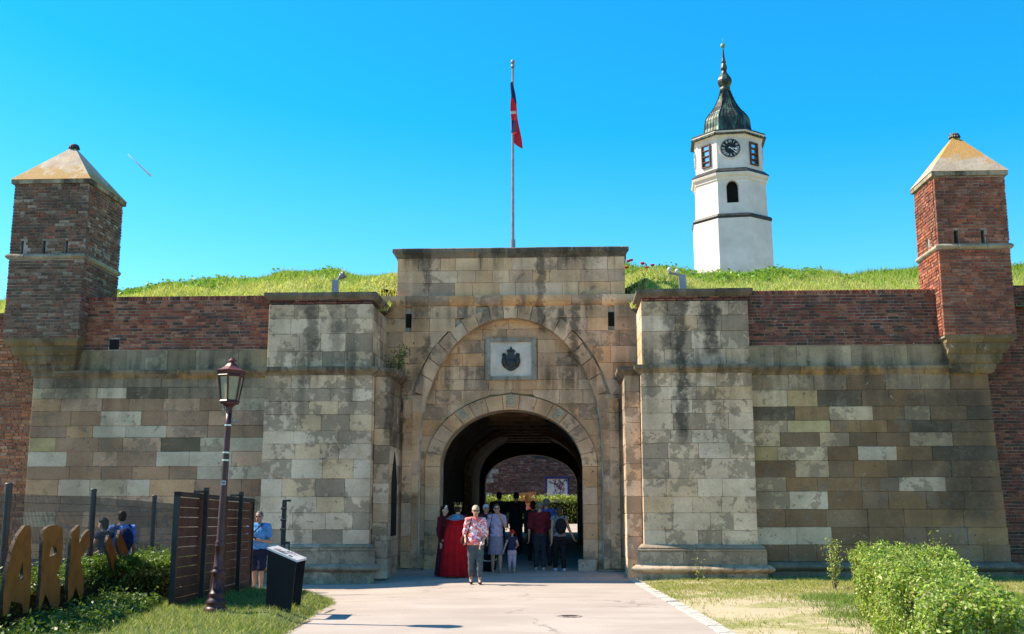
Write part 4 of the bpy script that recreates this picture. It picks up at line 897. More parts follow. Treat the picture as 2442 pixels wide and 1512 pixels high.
# ------------------------------------------------------------------ street lamp
def street_lamp():
    Y = 16.3; b = PY(514, 1456, Y); zz = lambda c: PY(520, (1200+c/3.927)*.954, Y).z-b.z; zl = lambda c: PY(545, (880+c/4.2)*.954, Y).z-b.z
    r = empty('street_lamp', (b.x, Y, b.z), 0, 'dark red cast iron street lamp with six-sided lantern standing on the lawn', 'street lamp')
    top = PY(546, 1030*.954, Y); lean = math.atan2(top.x-b.x, top.z-b.z); r.rotation_euler = (0, lean, 0)
    red = plain('lamp_red_paint', (.055, .014, .017), .42, .25, 5, bump=.1, spec=.4, tint=(.03, .008, .011)); redl = plain('lamp_roof_paint', (.14, .04, .036), .5, .2, 6)
    pr = [(.17, -.05), (.17, .02), (.15, .05), (.13, .07), (.145, .10), (.145, .13), (.11, .17), (.10, .20), (.118, .23), (.10, .26), (.096, zz(1100)), (.09, zz(940)), (.105, zz(910)), (.105, zz(895)), (.08, zz(880)), (.075, zz(865)), (.085, zz(855)), (.07, zz(840)), (.062, zz(660)), (.072, zz(650)), (.072, zz(640)), (.06, zz(625)), (.072, zz(612)), (.06, zz(600)), (.056, zz(580)), (.044, zl(780)), (.044, zl(640))]
    MB().lathe(pr, 20).build('post', red, r, True)
    for k in range(10):
        a = k*2*math.pi/10; MB().tube((.098*math.cos(a), .098*math.sin(a), .30), (.092*math.cos(a), .092*math.sin(a), zz(950)), .010, .008, 5).build('flute', red, r)
    for c in (1135, 1055, 768): MB().tube((0, 0, zl(c)-.012), (0, 0, zl(c)+.012), .053, .053, 16).build('band', plain('steel_band', (.45, .47, .5), .3, .1, 5, metal=.8), r)
    st = MB().box(-.035, .035, -.056, -.050, zl(1395), zl(1350)).build('sticker', plain('sticker_white', (.55, .55, .6), .5, .2, 40), r)
    dk = plain('sticker_ink', (.05, .06, .12), .5); m = MB()
    for i in range(3): m.box(-.026+.019*i, -.014+.019*i, -.0585, -.0575, zl(1387), zl(1360)); 
    m.build('print', dk, st)
    hx = lambda i: (math.cos(i*math.pi/3-math.pi/2), math.sin(i*math.pi/3-math.pi/2))
    z0, z1, z2, zr, zt = zl(545), zl(505), zl(262), zl(205), zl(112)
    m = MB(); m.lathe([(.044, zl(640)), (.052, zl(630)), (.045, zl(600)), (.06, zl(575)), (.115, z0), (.125, z0+.015)], 6, rot=-math.pi/2)
    for i in range(6):
        a, b_ = hx(i), hx(i+1); m.tube((a[0]*.125, a[1]*.125, z0), (a[0]*.205, a[1]*.205, zr), .016, .018, 6)
        for zq, rq in ((z1-.02, .138), (z2+.02, .19)):
            m.tube((a[0]*rq, a[1]*rq, zq), (b_[0]*rq, b_[1]*rq, zq), .022, .022, 5)
    m.lathe([(.12, z0-.005), (.13, z0+.02), (.12, z0+.03)], 6, rot=-math.pi/2); m.lathe([(.19, z2+.01), (.205, z2+.06), (.22, zr), (.20, zr+.01)], 6, rot=-math.pi/2)
    lan = m.build('lantern_frame', red, r)
    gl = plain('milky_lantern_glass', (.27, .24, .15), .5, .1, 5, spec=.5)
    for i in range(6):
        a, b_ = hx(i), hx(i+1); q = lambda p, s, z: (p[0]*s, p[1]*s, z)
        MB().add([q(a, .128, z1-.03), q(b_, .128, z1-.03), q(b_, .183, z2+.02), q(a, .183, z2+.02), q(a, .122, z1-.03), q(b_, .122, z1-.03), q(b_, .177, z2+.02), q(a, .177, z2+.02)],
                 [(0, 1, 2, 3), (7, 6, 5, 4), (0, 4, 5, 1), (3, 2, 6, 7)]).build('pane', gl, lan)
    rf = MB().lathe([(.225, zr), (.235, zr+.012), (.17, zr+.035), (.11, zr+.075), (.065, zr+.125), (.038, zt-.01), (.03, zt)], 6, rot=-math.pi/2).build('lantern_roof', redl, r)
    MB().lathe([(.025, zt-.01), (.03, zl(104)), (.064, zl(95)), (.062, zl(88)), (.04, zl(80)), (.03, zl(74)), (.035, zl(68)), (.01, zl(62))], 14).build('finial', redl, rf, True)
    m = MB(); m.path([(.05, 0, zl(735)), (.085, -.01, zl(735)), (.09, -.01, zl(690))], .01, 6); m.path([(.085, -.01, zl(738)), (.12, -.01, zl(735)), (.20, -.015, zl(716))], .009, 6); m.build('bracket', M['greymetal'], r)
    MB().path([(-.13, -.02, zl(210)), (-.135, -.02, zl(300)), (-.08, -.03, zl(560)), (-.055, -.02, zl(615)), (-.03, -.04, zl(635))], .006, 5).build('cable', M['blackmetal'], r)
street_lamp()

# ------------------------------------------------------------------ information stand
def info_stand():
    Y0, Y1 = 16.75, 17.5; x0, x1 = -3.70, -3.26; zA, zB = 1.05, .86; zb = .02
    r = empty('information_stand', ((x0+x1)/2, (Y0+Y1)/2, 0), 0, 'black lectern style information stand with pale printed sloping top on the lawn', 'information stand')
    X0, X1, A, B = x0-(x0+x1)/2, x1-(x0+x1)/2, Y0-(Y0+Y1)/2, Y1-(Y0+Y1)/2; bm_ = plain('stand_black', (.012, .012, .015), .7, .15, 2, spec=.2)
    for y in (A, B-.03): MB().prism([(X0, zb), (X1-.07, zb), (X1, zB-.03), (X0, zA-.03)], y, y+.03).build('side_panel', bm_, r)
    MB().add([(X1-.07, A+.03, zb), (X1-.07, B-.03, zb), (X1, B-.03, zB-.03), (X1, A+.03, zB-.03), (X1-.1, A+.03, zb), (X1-.1, B-.03, zb), (X1-.03, B-.03, zB-.03), (X1-.03, A+.03, zB-.03)], [(0, 1, 2, 3), (7, 6, 5, 4)])
    tp = MB().add([(X0-.01, A-.01, zA-.03), (X1+.012, A-.01, zB-.03), (X1+.012, B+.01, zB-.03), (X0-.01, B+.01, zA-.03), (X0-.01, A-.01, zA), (X1+.012, A-.01, zB), (X1+.012, B+.01, zB), (X0-.01, B+.01, zA)],
        [(3, 2, 1, 0), (4, 5, 6, 7), (0, 1, 5, 4), (1, 2, 6, 5), (2, 3, 7, 6), (3, 0, 4, 7)]).build('top_panel', plain('stand_print_white', (.62, .60, .62), .35, .06, 3, spec=.5), r)
    ink = plain('stand_print_ink', (.12, .11, .13), .5); pic = plain('stand_picture', (.05, .04, .04), .5, .4, 25)
    def on(u0, u1, v0, v1, mat, nm):
        p = lambda u, v: (X0+(X1-X0)*u, A+(B-A)*v, zA+(zB-zA)*u+.003)
        MB().add([p(u0, v0), p(u1, v0), p(u1, v1), p(u0, v1)], [(0, 1, 2, 3)]).build(nm, mat, tp)
    on(.66, .84, .10, .32, pic, 'picture')
    for i in range(9): on(.14+i*.05, .165+i*.05, .12, .38+.1*(i % 3), ink, 'text_line')
    for i in range(7): on(.42+i*.055, .445+i*.055, .60, .90-.08*(i % 2), ink, 'text_line')
info_stand()

# ------------------------------------------------------------------ wire mesh fence
def fence():
    pts = [(-5.9, 8.0), PY(10, 1300, 14.6), PY(215, 1300, 18.0), PY(362, 1300, 22.4)]
    pts = [Vector((p[0], p[1])) for p in pts]; tops = [1.98, 1.96, 1.93, 1.86]
    r = empty('wire_fence', (pts[1].x, pts[1].y, 0), 0, 'black welded wire mesh fence with round posts behind the letter sign', 'fence'); o0 = pts[1]
    for p, t in zip(pts, tops):
        q = p-o0; ps = MB().tube((q.x, q.y, 0), (q.x, q.y, t), .048, .048, 14).build('post', M['blackmetal'], r); MB().lathe([(.052, t-.02), (.052, t+.006), (.04, t+.016)], 14, (q.x, q.y, 0)).build('post_cap', M['blackmetal'], ps)
    pts.append(pts[-1]+(pts[-1]-pts[-2]).normalized()*2.2); tops.append(1.82)
    for (a, b, ta, tb) in zip(pts[:-1], pts[1:], tops[:-1], tops[1:]):
        d = b-a; L = d.length; n = Vector((-d.y, d.x)).normalized(); m = MB(); k = int(L/.05); w = .0042
        for i in range(1, k):
            c = a-o0+d*(i/k); h = (ta+(tb-ta)*i/k)-.12
            zz = [.1, h-1.45, h-1.40, h-1.35, h-.80, h-.75, h-.70, h-.22, h-.17, h-.12, h]; off = [0, 0, .035, 0, 0, .035, 0, 0, .035, 0, 0]
            P_ = [Vector((c.x-n.x*q, c.y-n.y*q, z)) for z, q in zip(zz, off)]
            for p, q in zip(P_[:-1], P_[1:]): m.add([(p.x-w, p.y, p.z), (p.x+w, p.y, p.z), (q.x+w, q.y, q.z), (q.x-w, q.y, q.z), (p.x, p.y+w, p.z), (q.x, q.y+w, q.z)], [(0, 1, 2, 3), (0, 3, 5, 4), (1, 4, 5, 2)])
        for f in (1.50, 1.35, .92, .80, .66, .30, .12):
            p = a-o0+d*.01; q = a-o0+d*.99; m.tube((p.x, p.y, ta-.12-f), (q.x, q.y, tb-.12-f), .0035, .0035, 4, False)
        m.build('wire_panel', M['blackmetal'], r)
fence()

# ------------------------------------------------------------------ slatted timber screen
def screen():
    a, b = PY(415, 1300, 17.0), PY(599, 1300, 21.4); d = Vector((b.x-a.x, b.y-a.y)); L = d.length; ang = math.atan2(d.y, d.x)
    r = empty('timber_screen', (a.x, a.y, .1), ang, 'brown slatted timber sliding gate in black steel frame beside the street lamp', 'gate')
    H0 = PY(415, 1172, 17.0).z-.1; wood = plain('brown_gate_board', (.085, .030, .020), .6, .25, 3, bump=.2); H1 = PY(599, 1190, 21.4).z-.1
    hz = lambda u: H0+(H1-H0)*u/L
    fr = MB(); fr.box(0, .07, -.04, .04, 0, hz(0)); fr.box(L-.06, L, -.04, .04, 0, hz(L))
    fr.add([(0, -.04, hz(0)-.07), (L, -.04, hz(L)-.07), (L, .04, hz(L)-.07), (0, .04, hz(0)-.07), (0, -.04, hz(0)), (L, -.04, hz(L)), (L, .04, hz(L)), (0, .04, hz(0))], [(3, 2, 1, 0), (4, 5, 6, 7), (0, 1, 5, 4), (1, 2, 6, 5), (2, 3, 7, 6), (3, 0, 4, 7)]).build('frame', M['blackmetal'], r)
    n = 11
    for i in range(n):
        q = lambda u, k: .02+(hz(u)-.10)*(i+k)/n
        g0, g1 = .02, .955-.02*random.random(); y = random.uniform(-.004, .004)
        V = [(.07, -.02+y, q(.07, g0)), (L-.06, -.02+y, q(L, g0)), (L-.06, .01+y, q(L, g0)), (.07, .01+y, q(.07, g0)), (.07, -.02+y, q(.07, g1)), (L-.06, -.02+y, q(L, g1)), (L-.06, .01+y, q(L, g1)), (.07, .01+y, q(.07, g1))]
        MB().add(V, [(3, 2, 1, 0), (4, 5, 6, 7), (0, 1, 5, 4), (1, 2, 6, 5), (2, 3, 7, 6), (3, 0, 4, 7)]).build('board', wood, r)
    for u in (L*.30, L*.62): MB().box(u-.05, u+.05, .012, .05, .02, hz(u)-.06).build('batten', wood, r)
    for px in (490, 572):
        # guide posts stand on the path side of the leaf
        t_ = None; best = min((abs((lambda p: (p.x/(p.y*cT)*FPX+1221))(Vector((a.x+d.x/L*u+math.sin(ang)*.10, a.y+d.y/L*u)))-px), u) for u in np.linspace(0, L, 80)); u = best[1]
        p = MB().box(u-.035, u+.035, -.15, -.08, -.12, hz(u)+.10).build('guide_post', M['blackmetal'], r)
        MB().box(u-.22, u+.02, -.11, .03, hz(u)+.01, hz(u)+.05).build('roller_bracket', M['blackmetal'], p)
screen()
# latch post by the pier
lp = PY(675, 1300, 22.6); r = empty('latch_post', (lp.x, lp.y, float(gz(lp.x, lp.y))-.02), 0, 'black steel gate latch post with lock box in front of the left stone pier', 'post'); h = PY(675, 1195, 22.6).z-r.location.z
MB().box(-.04, .04, -.04, .04, 0, h).build('post', M['blackmetal'], r); MB().box(-.03, .13, -.03, .03, h-.01, h+.03).build('top_bracket', M['blackmetal'], r)
for f in (.92, .80, .70, .52): MB().tube((-.06, -.045, h*f), (.06, -.045, h*f), .022, .022, 8).build('hinge', M['blackmetal'], r)
lk = MB().box(.045, .14, -.04, .02, h*.42, h*.57).build('lock_box', M['blackmetal'], r); MB().box(.06, .12, -.048, -.041, h*.445, h*.545).build('lock_plate', M['greymetal'], lk)

# ------------------------------------------------------------------ timber letters
def letters():
    L0, L1 = Vector((-6.2, 13.5, 0)), Vector((-6.42, 17.6, 0)); d = (L1-L0).normalized(); n = Vector((d.y, -d.x, 0)); 
    wood = plain('orange_brown_board', (.30, .10, .025), .9, .15, 2.5, bump=.15, spec=.1); edge = plain('sawn_edge', (.09, .06, .04), .8, .3, 12)
    def pr(c):
        r_ = ray(c[0]/3.927*.954, (1200+c[1]/3.927)*.954); o = Vector((0, 0, CAM_H)); t = (L0-o).dot(n)/r_.dot(n); p = o+r_*t; return ((p-L0).dot(d), p.z)
    def piece(loops, name, label, parent=None):
        cu = bpy.data.curves.new(name, 'CURVE'); cu.dimensions = '2D'; cu.fill_mode = 'BOTH'; cu.extrude = .022
        for lp_ in loops:
            P_ = [pr(c) for c in lp_]; s = cu.splines.new('POLY'); s.points.add(len(P_)-1); s.use_cyclic_u = True
            for q, (u, z) in zip(s.points, P_): q.co = (u, z, 0, 1)
        t = bpy.data.objects.new('tmp', cu); C.objects.link(t); dg = bpy.context.evaluated_depsgraph_get(); me = bpy.data.meshes.new_from_object(t.evaluated_get(dg)); bpy.data.objects.remove(t); bpy.data.curves.remove(cu)
        me.materials.clear(); me.materials.append(wood); me.materials.append(edge)
        for p in me.polygons: p.material_index = 0 if abs(p.normal.z) > .7 else 1
        o = bpy.data.objects.new(name, me); C.objects.link(o)
        us = [v.co.x for v in me.vertices]; zs = [v.co.y for v in me.vertices]; c = (min(us)+max(us))/2; b = min(zs)
        for v in me.vertices: v.co.x -= c; v.co.y -= b
        o.matrix_world = Matrix(((d.x, 0, n.x, L0.x+d.x*c), (d.y, 0, n.y, L0.y+d.y*c), (0, 1, 0, b), (0, 0, 0, 1)))
        return tag(o, label, 'letter sign', 'timber letters in the hedge') if label else o
    piece([[(230, 445), (285, 447), (293, 760), (285, 1100), (265, 1300), (210, 1310), (200, 1215), (95, 1190), (60, 1320), (8, 1345), (15, 1120), (45, 920), (110, 660), (160, 540)], [(205, 790), (215, 985), (160, 965)]], 'sign_letter', 'brown timber cut-out letter A standing before the hedge')
    piece([[(410, 500), (450, 460), (490, 445), (540, 440), (580, 452), (600, 480), (603, 650), (590, 800), (545, 930), (575, 1050), (572, 1200), (545, 1275), (500, 1265), (430, 1120), (380, 1270), (358, 1262), (385, 1000), (395, 760)], [(485, 655), (510, 648), (535, 660), (548, 700), (525, 735), (470, 750), (480, 700)]], 'sign_letter', 'brown timber cut-out letter R standing before the hedge')
    piece([[(690, 515), (760, 440), (770, 470), (765, 620), (795, 555), (830, 510), (862, 485), (868, 640), (775, 770), (800, 900), (812, 1080), (780, 1200), (745, 1090), (725, 1060), (700, 1140), (650, 1210), (655, 950), (675, 750)]], 'sign_letter', 'brown timber cut-out letter K partly covered by hedge leaves')
    o = piece([[(1165, 490), (1195, 570), (1240, 680), (1255, 780), (1220, 900), (1170, 1020), (1120, 1130), (1112, 1060), (1120, 950), (1180, 850), (1185, 780), (1150, 680), (1138, 600)]], 'sign_ornament', 'pair of wavy brown timber boards in the hedge after the letter K')
    o2 = piece([[(1055, 540), (1090, 600), (1120, 700), (1142, 810), (1110, 930), (1085, 860), (1070, 780), (1040, 700), (1025, 640)]], 'wavy_board', None)
    bpy.context.view_layer.update(); mw = o2.matrix_world.copy(); o2.parent = o; o2.matrix_parent_inverse = o.matrix_world.inverted(); o2.matrix_world = mw
letters()
# cracks along the lawn edge of the path
path_ob = bpy.data.objects['path']
for pts in (((240, 650), (310, 620), (345, 592), (380, 580), (440, 555), (475, 542)), ((640, 455), (690, 435), (715, 422), (760, 405)), ((90, 708), (140, 696), (185, 683))):
    q = [PG((680+x/4.884)*.954, (1440+y/4.884)*.954, .009) for x, y in pts]; m = MB()
    for i_, (a, b) in enumerate(zip(q[:-1], q[1:])):
        d_ = (b-a).cross(Vector((0, 0, 1))).normalized(); w0, w1 = .012+.02*math.sin(math.pi*i_/len(q)), .012+.02*math.sin(math.pi*(i_+1)/len(q)); m.add([a-d_*w0, a+d_*w0, b+d_*w1, b-d_*w1], [(0, 1, 2, 3)])
    m.build('crack', M['twig'], path_ob)
# drain cover in the path
dc = PG(1357, 1471); dc = empty('drain_cover', (dc.x, dc.y, dc.z+.008), 0, 'small round iron drain cover set in the pale asphalt path', 'drain cover')
MB().lathe([(.20, -.01), (.20, .004), (.185, .007)], 24).build('rim', plain('drain_rim', (.30, .24, .22), .7, .3, 20), dc); m = MB()
for i in range(5): m.box(-.15+.01*abs(i-2)*3, .15-.01*abs(i-2)*3, -.10+.045*i, -.085+.045*i, .004, .010)
m.build('slots', plain('drain_slot', (.10, .07, .07), .8, .3, 20), dc)
# vapour trail high in the sky
a, b = ray(305, 368).normalized()*6000, ray(361, 420).normalized()*6000
tr = NT('vapour'); tr.col((.9, .92, .95)); ms = tr.n('MixShader', {0: .8, 1: tr.n('BsdfTransparent').outputs[0], 2: tr.b.outputs[0]}); tr.t.links.new(ms.outputs[0], tr.t.nodes['Material Output'].inputs['Surface'])
ct = MB().tube((0, 0, 0), b-a, 1.5, 6.0, 12).build('vapour_trail', tr.m, None, True, label='short white vapour trail of a distant aeroplane in the blue sky', cat='vapour trail'); ct.location = a+Vector((0, 0, CAM_H))

# ------------------------------------------------------------------ courtyard beyond the passage
def beyond():
    Yw = 57.; z0 = .85
    r = empty('courtyard_wall', (0, Yw, z0), 0, 'old brick courtyard wall with window seen through the gate passage', 'brick wall')
    MB().box(-7, 11, .05, .6, -.3, 9).build('mortar_bed', M['mortar'], r)
    bk = Bricks(r, 'dull'); wx, wz = PY(1301, 1090, Yw).x, PY(1301, 1094, Yw).z-z0
    bk.field((0, 0), 0, -1.6, 5.5, 0, 4.2, [(wx-.55, wx+.5, wz, 4.4)], rh=.085); bk.done(0)
    f = MB(); f.box(wx-.55, wx-.45, -.03, .06, wz, wz+1.2).box(wx+.42, wx+.5, -.03, .06, wz, wz+1.2).box(wx-.45, wx+.42, -.03, .06, wz, wz+.1); w = f.build('window_frame', M['blackmetal'], r)
    g = NT('courtyard_glass'); g.col((.05, .08, .12)); g.b.inputs['Roughness'].default_value = .08; MB().box(wx-.45, wx+.42, .01, .04, wz+.1, wz+1.2).build('pane', g.m, w)
    for i in range(18):
        x = -1.7+random.uniform(0, .9); z = i*.24; o = MB().box(x-.6, x+random.uniform(.05, .4), -.03, .1, z+.01, z+.23).build('quoin_stone', M['stone'], r); o.color = (.34, .33, .31, .5)
    # graffiti covered notice board
    Yb = 53.; a, b = PY(1300, 1142, Yb), PY(1358, 1190, Yb); zb = .85
    nb = empty('notice_board', ((a.x+b.x)/2, Yb, zb), 0, 'blue framed notice board covered with graffiti, seen through the gate passage', 'notice board'); w = (b.x-a.x)/2; zt, zl_ = a.z-zb, b.z-zb-.15; bl = plain('blue_frame_paint', (.03, .045, .16), .4, .1, 4)
    for sx in (-1, 1): MB().box(*sorted((sx*w, sx*(w-.09))), -.05, .05, 0, zt+.04).build('post', bl, nb)
    MB().box(-w-.05, w+.05, -.07, .07, zt, zt+.11).build('top_rail', bl, nb); MB().box(-w+.09, w-.09, -.05, .05, zl_-.08, zl_).build('bottom_rail', bl, nb)
    pn = MB().box(-w+.09, w-.09, -.02, .02, zl_, zt).build('panel', plain('panel_white', (.62, .62, .64), .6, .1, 3), nb)
    inks = [plain('spray_'+n_, c_, .6) for n_, c_ in (('black', (.02, .02, .02)), ('red', (.5, .03, .06)), ('green', (.05, .3, .15)), ('violet', (.2, .08, .3)))]
    rr = random.Random(3)
    for k in range(26):
        m = MB(); x = rr.uniform(-w+.2, w-.35); z = zl_+(zt-zl_)*rr.uniform(.08, .92); ink = inks[0] if k < 4 or rr.random() < .35 else rr.choice(inks)
        if k < 4: z = zt-.14-.1*(k % 2); x = -w+.2+k*.22
        p = Vector((x, -.024, z)); P_ = [p.copy()]
        for q in range(7): p = p+Vector((rr.uniform(-.02, .09), 0, rr.uniform(-.12, .12))); p.x = min(p.x, w-.12); p.z = min(max(p.z, zl_+.03), zt-.03); P_.append(p.copy())
        m.path(P_, .013 if k >= 4 else .018, 4); m.build('graffiti', ink, pn)
    # wooden pillory with three holes
    Yp2 = 46.; a, b = PY(1233, 1173, Yp2), PY(1279, 1196, Yp2); zg = float(gz(1., Yp2)); wd = plain('pillory_timber', (.52, .30, .16), .7, .15, 4)
    pl_ = empty('pillory', ((a.x+b.x)/2, Yp2, zg), 0, 'pale wooden pillory board with three holes and a red notice, beyond the passage', 'pillory'); w = (b.x-a.x)/2; z1_, z0_ = a.z-zg, b.z-zg
    cu = bpy.data.curves.new('b', 'CURVE'); cu.dimensions = '2D'; cu.fill_mode = 'BOTH'; cu.extrude = .04; hgt = z1_-z0_
    for P_ in ([(-w, 0), (w, .04), (w, hgt), (w*.3, hgt*.99), (-w*.4, hgt*.9), (-w, hgt*.8)], *[[(cx+rr_*math.cos(t*math.pi/8), hgt*.45+rr_*math.sin(t*math.pi/8)) for t in range(16)] for cx, rr_ in ((-w*.72, .06), (-.02, .125), (w*.68, .07))]):
        s = cu.splines.new('POLY'); s.points.add(len(P_)-1); s.use_cyclic_u = True
        for q, (u, z) in zip(s.points, P_): q.co = (u, z, 0, 1)
    t = bpy.data.objects.new('tmp', cu); C.objects.link(t); dg = bpy.context.evaluated_depsgraph_get(); me = bpy.data.meshes.new_from_object(t.evaluated_get(dg)); bpy.data.objects.remove(t); bpy.data.curves.remove(cu)
    o = link('board', me, wd, pl_); o.location = (0, 0, z0_); o.rotation_euler = (math.pi/2, 0, 0)
    MB().box(-.09, .09, .05, .2, 0, z1_-.1).build('post', wd, pl_)
    sg = MB().box(-.16, .22, -.09, -.05, z0_-.42, z0_-.02).build('red_notice', plain('red_notice_paint', (.55, .06, .03), .6), pl_); m = MB()
    for i in range(4): m.box(-.12, .12-.03*(i % 2), -.095, -.092, z0_-.12-.08*i, z0_-.09-.08*i)
    m.build('lettering', M['white'], sg)
beyond()
# ------------------------------------------------------------------ vegetation
def leafcloud(P, N, size, cols, jit=.9, asp=.5):       # P points, N outward normals -> one diamond leaf each
    n = len(P); d = rng.normal(size=(n, 3)); nn = N+jit*d; nn /= np.linalg.norm(nn, axis=1, keepdims=True)
    t = np.cross(nn, rng.normal(size=(n, 3))); t /= np.linalg.norm(t, axis=1, keepdims=True)+1e-9; b = np.cross(nn, t)
    s = size*rng.uniform(.6, 1.3, (n, 1)); w = s*asp
    V = np.stack([P-t*s*.5, P+b*w*.5+nn*s*.08, P+t*s*.5, P-b*w*.5+nn*s*.08], 1)
    c = cols[rng.integers(0, len(cols), n)]*rng.uniform(.7, 1.25, (n, 1)); return V.reshape(-1, 3), c
def lumps(P, sc, seed=0):
    r = np.random.default_rng(seed); s = np.zeros(len(P))
    for k in range(7):
        f = r.normal(size=3)*sc; s += np.sin(P@f+r.uniform(0, 6))/7**.5
    return s
def hedge(name, left, right, ztop, zb, n, size, cols, label, seed, dens=1., holes=(), znear=None):
    zn = ztop if znear is None else znear; ztu = lambda u: ztop+(zn-ztop)*np.asarray(u)
    # left/right: side lines from far to near; the body is the strip between them
    left = np.array(left, float); right = np.array(right, float); m = len(left)
    def at(u, v):                                         # u along, v across
        q = np.clip(u, 0, 1)*(m-1); i = np.minimum(q.astype(int), m-2); f = (q-i)[:, None]
        a = left[i]*(1-f)+left[i+1]*f; b = right[i]*(1-f)+right[i+1]*f; return a*(1-v[:, None])+b*v[:, None]
    o0 = at(np.array([.5]), np.array([.5]))[0]
    root = empty(name, (o0[0], o0[1], zb), 0, label, 'hedge')
    P = []; N = []
    for (k, frac) in (('top', .40), ('left', .28), ('right', .10), ('far', .12), ('near', .05)):
        c = int(n*frac); u = rng.random(c); v = rng.random(c); w = rng.random(c)**.8
        if k == 'top': xy = at(u, v); z = np.ones(c); nr = np.tile((0, 0, 1.), (c, 1))
        elif k == 'left': xy = at(u, v*0); z = w; nr = np.tile((-1., 0, .2), (c, 1))
        elif k == 'right': xy = at(u, v*0+1); z = w; nr = np.tile((1., 0, .2), (c, 1))
        elif k == 'far': xy = at(u*0, v); z = w; nr = np.tile((0, 1., .2), (c, 1))
        else: xy = at(u*0+1, v); z = w; nr = np.tile((0, -1., .2), (c, 1))
        # rounded shoulders
        uu_ = u*0 if k == 'far' else (u*0+1 if k == 'near' else u); zz = zb+(ztu(uu_)-zb)*z; p = np.column_stack([xy, zz]); P.append(p); N.append(nr)
    P = np.concatenate(P); N = np.concatenate(N); N /= np.linalg.norm(N, axis=1, keepdims=True)
    L = lumps(P, 3.2, seed)*.06+lumps(P, 9., seed+1)*.045+lumps(P, 22., seed+2)*.03; dpt = rng.exponential(.055, len(P))
    P = P+N*(L-dpt)[:, None]+rng.normal(size=P.shape)*.02
    hs_ = sstep(ztop-.18, ztop+.02, P[:, 2]); 
    keep = np.ones(len(P), bool)
    for (hx_, hy_, hz_, hr) in holes: keep &= np.linalg.norm((P-np.array([hx_, hy_, hz_]))*np.array([1, .8, .8]), axis=1) > hr*(1+.3*lumps(P, 8, 5))
    P, N = P[keep], N[keep]
    # shoots standing proud of the top
    sh = rng.random(int(n*.05)); us = rng.random(len(sh)); q = at(us, rng.random(len(sh))); ps = np.column_stack([q, ztu(us)+np.abs(rng.normal(size=len(sh)))*.06+.02]); P = np.concatenate([P, ps]); N = np.concatenate([N, np.tile((0, 0, 1.), (len(ps), 1))])
    P = P-np.array([o0[0], o0[1], zb]); V, c = leafcloud(P, N, size, cols); tag(fastmesh('foliage', V, 4, M['leaf'], root, c), kind='stuff')
    # solid core coloured near black for the shade inside the hedge
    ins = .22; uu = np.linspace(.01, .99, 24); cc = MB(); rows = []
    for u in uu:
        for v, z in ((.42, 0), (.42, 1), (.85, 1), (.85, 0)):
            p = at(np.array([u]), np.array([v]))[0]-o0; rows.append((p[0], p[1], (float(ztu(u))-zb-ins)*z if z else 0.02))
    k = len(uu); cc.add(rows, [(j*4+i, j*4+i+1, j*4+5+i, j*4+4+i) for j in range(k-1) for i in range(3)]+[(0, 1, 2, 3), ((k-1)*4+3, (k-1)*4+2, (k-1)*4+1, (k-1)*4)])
    cc.build('dark_core', plain('hedge_inside_'+str(seed), (.014, .02, .007), .95, .4, 14), root)
    return root
gcol = np.array([(.29, .38, .07), (.37, .45, .11), (.21, .30, .05), (.46, .50, .18), (.14, .21, .035), (.08, .14, .03), (.33, .28, .11)])
hedge('clipped_hedge', [(5.35, 17.2), (4.95, 15.2), (4.3, 12.4), (3.5, 9.3)], [(6.6, 16.9), (6.0, 14.9), (5.0, 11.8), (4.25, 9.3)], .98, .03, 88000, .046, gcol*np.array([.85, .95, .8]),
      'bright green sunlit clipped hedge with a dark gap, on the dry lawn', 11, holes=((4.12, 11.5, .55, .42), (4.02, 10.9, .45, .40), (4.4, 12.9, .15, .3)), znear=.80)
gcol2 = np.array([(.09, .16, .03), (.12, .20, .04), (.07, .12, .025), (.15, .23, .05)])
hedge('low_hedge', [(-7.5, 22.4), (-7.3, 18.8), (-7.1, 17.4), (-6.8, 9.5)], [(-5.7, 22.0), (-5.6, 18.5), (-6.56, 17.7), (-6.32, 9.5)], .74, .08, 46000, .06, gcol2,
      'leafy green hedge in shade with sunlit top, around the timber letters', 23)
hedge('ground_cover', [(-6.2, 17.4), (-6.15, 15.2), (-6.05, 13.9), (-6.0, 9.5)], [(-5.5, 17.4), (-5.3, 15.6), (-5.1, 13.9), (-5.1, 9.5)], .26, .08, 16000, .06, gcol2*.8,  # leaf colour darkened to stand for shadow of letters and hedge
      'low leafy ground cover, darkened for shade, at the feet of the timber letters', 29)
# far courtyard hedge
a, b = PY(1160, 1205, 49.5), PY(1400, 1205, 49.5)
hedge('courtyard_hedge', [(a.x-.8, 50.3), (b.x+1.5, 50.3)], [(a.x-.8, 49.2), (b.x+1.5, 49.2)], 1.98, .8, 14000, .10, gcol, 'green hedge in the courtyard seen through the gate passage', 31)

def blades(P, h, w, cols, lean=.35, name='grass', parent=None, hv=.5):
    n = len(P); th = rng.uniform(0, 2*math.pi, n); hh = h*rng.uniform(1-hv, 1+hv, n); l = lean*rng.normal(size=(n, 2))*hh[:, None]
    d = np.column_stack([np.cos(th), np.sin(th), np.zeros(n)])*w*.5; tip = P+np.column_stack([l, hh])
    V = np.stack([P-d, P+d, tip], 1).reshape(-1, 3); c = cols[rng.integers(0, len(cols), n)]*rng.uniform(.75, 1.25, (n, 1))
    return tag(fastmesh(name, V, 3, M['grass'], parent, c), kind='stuff')
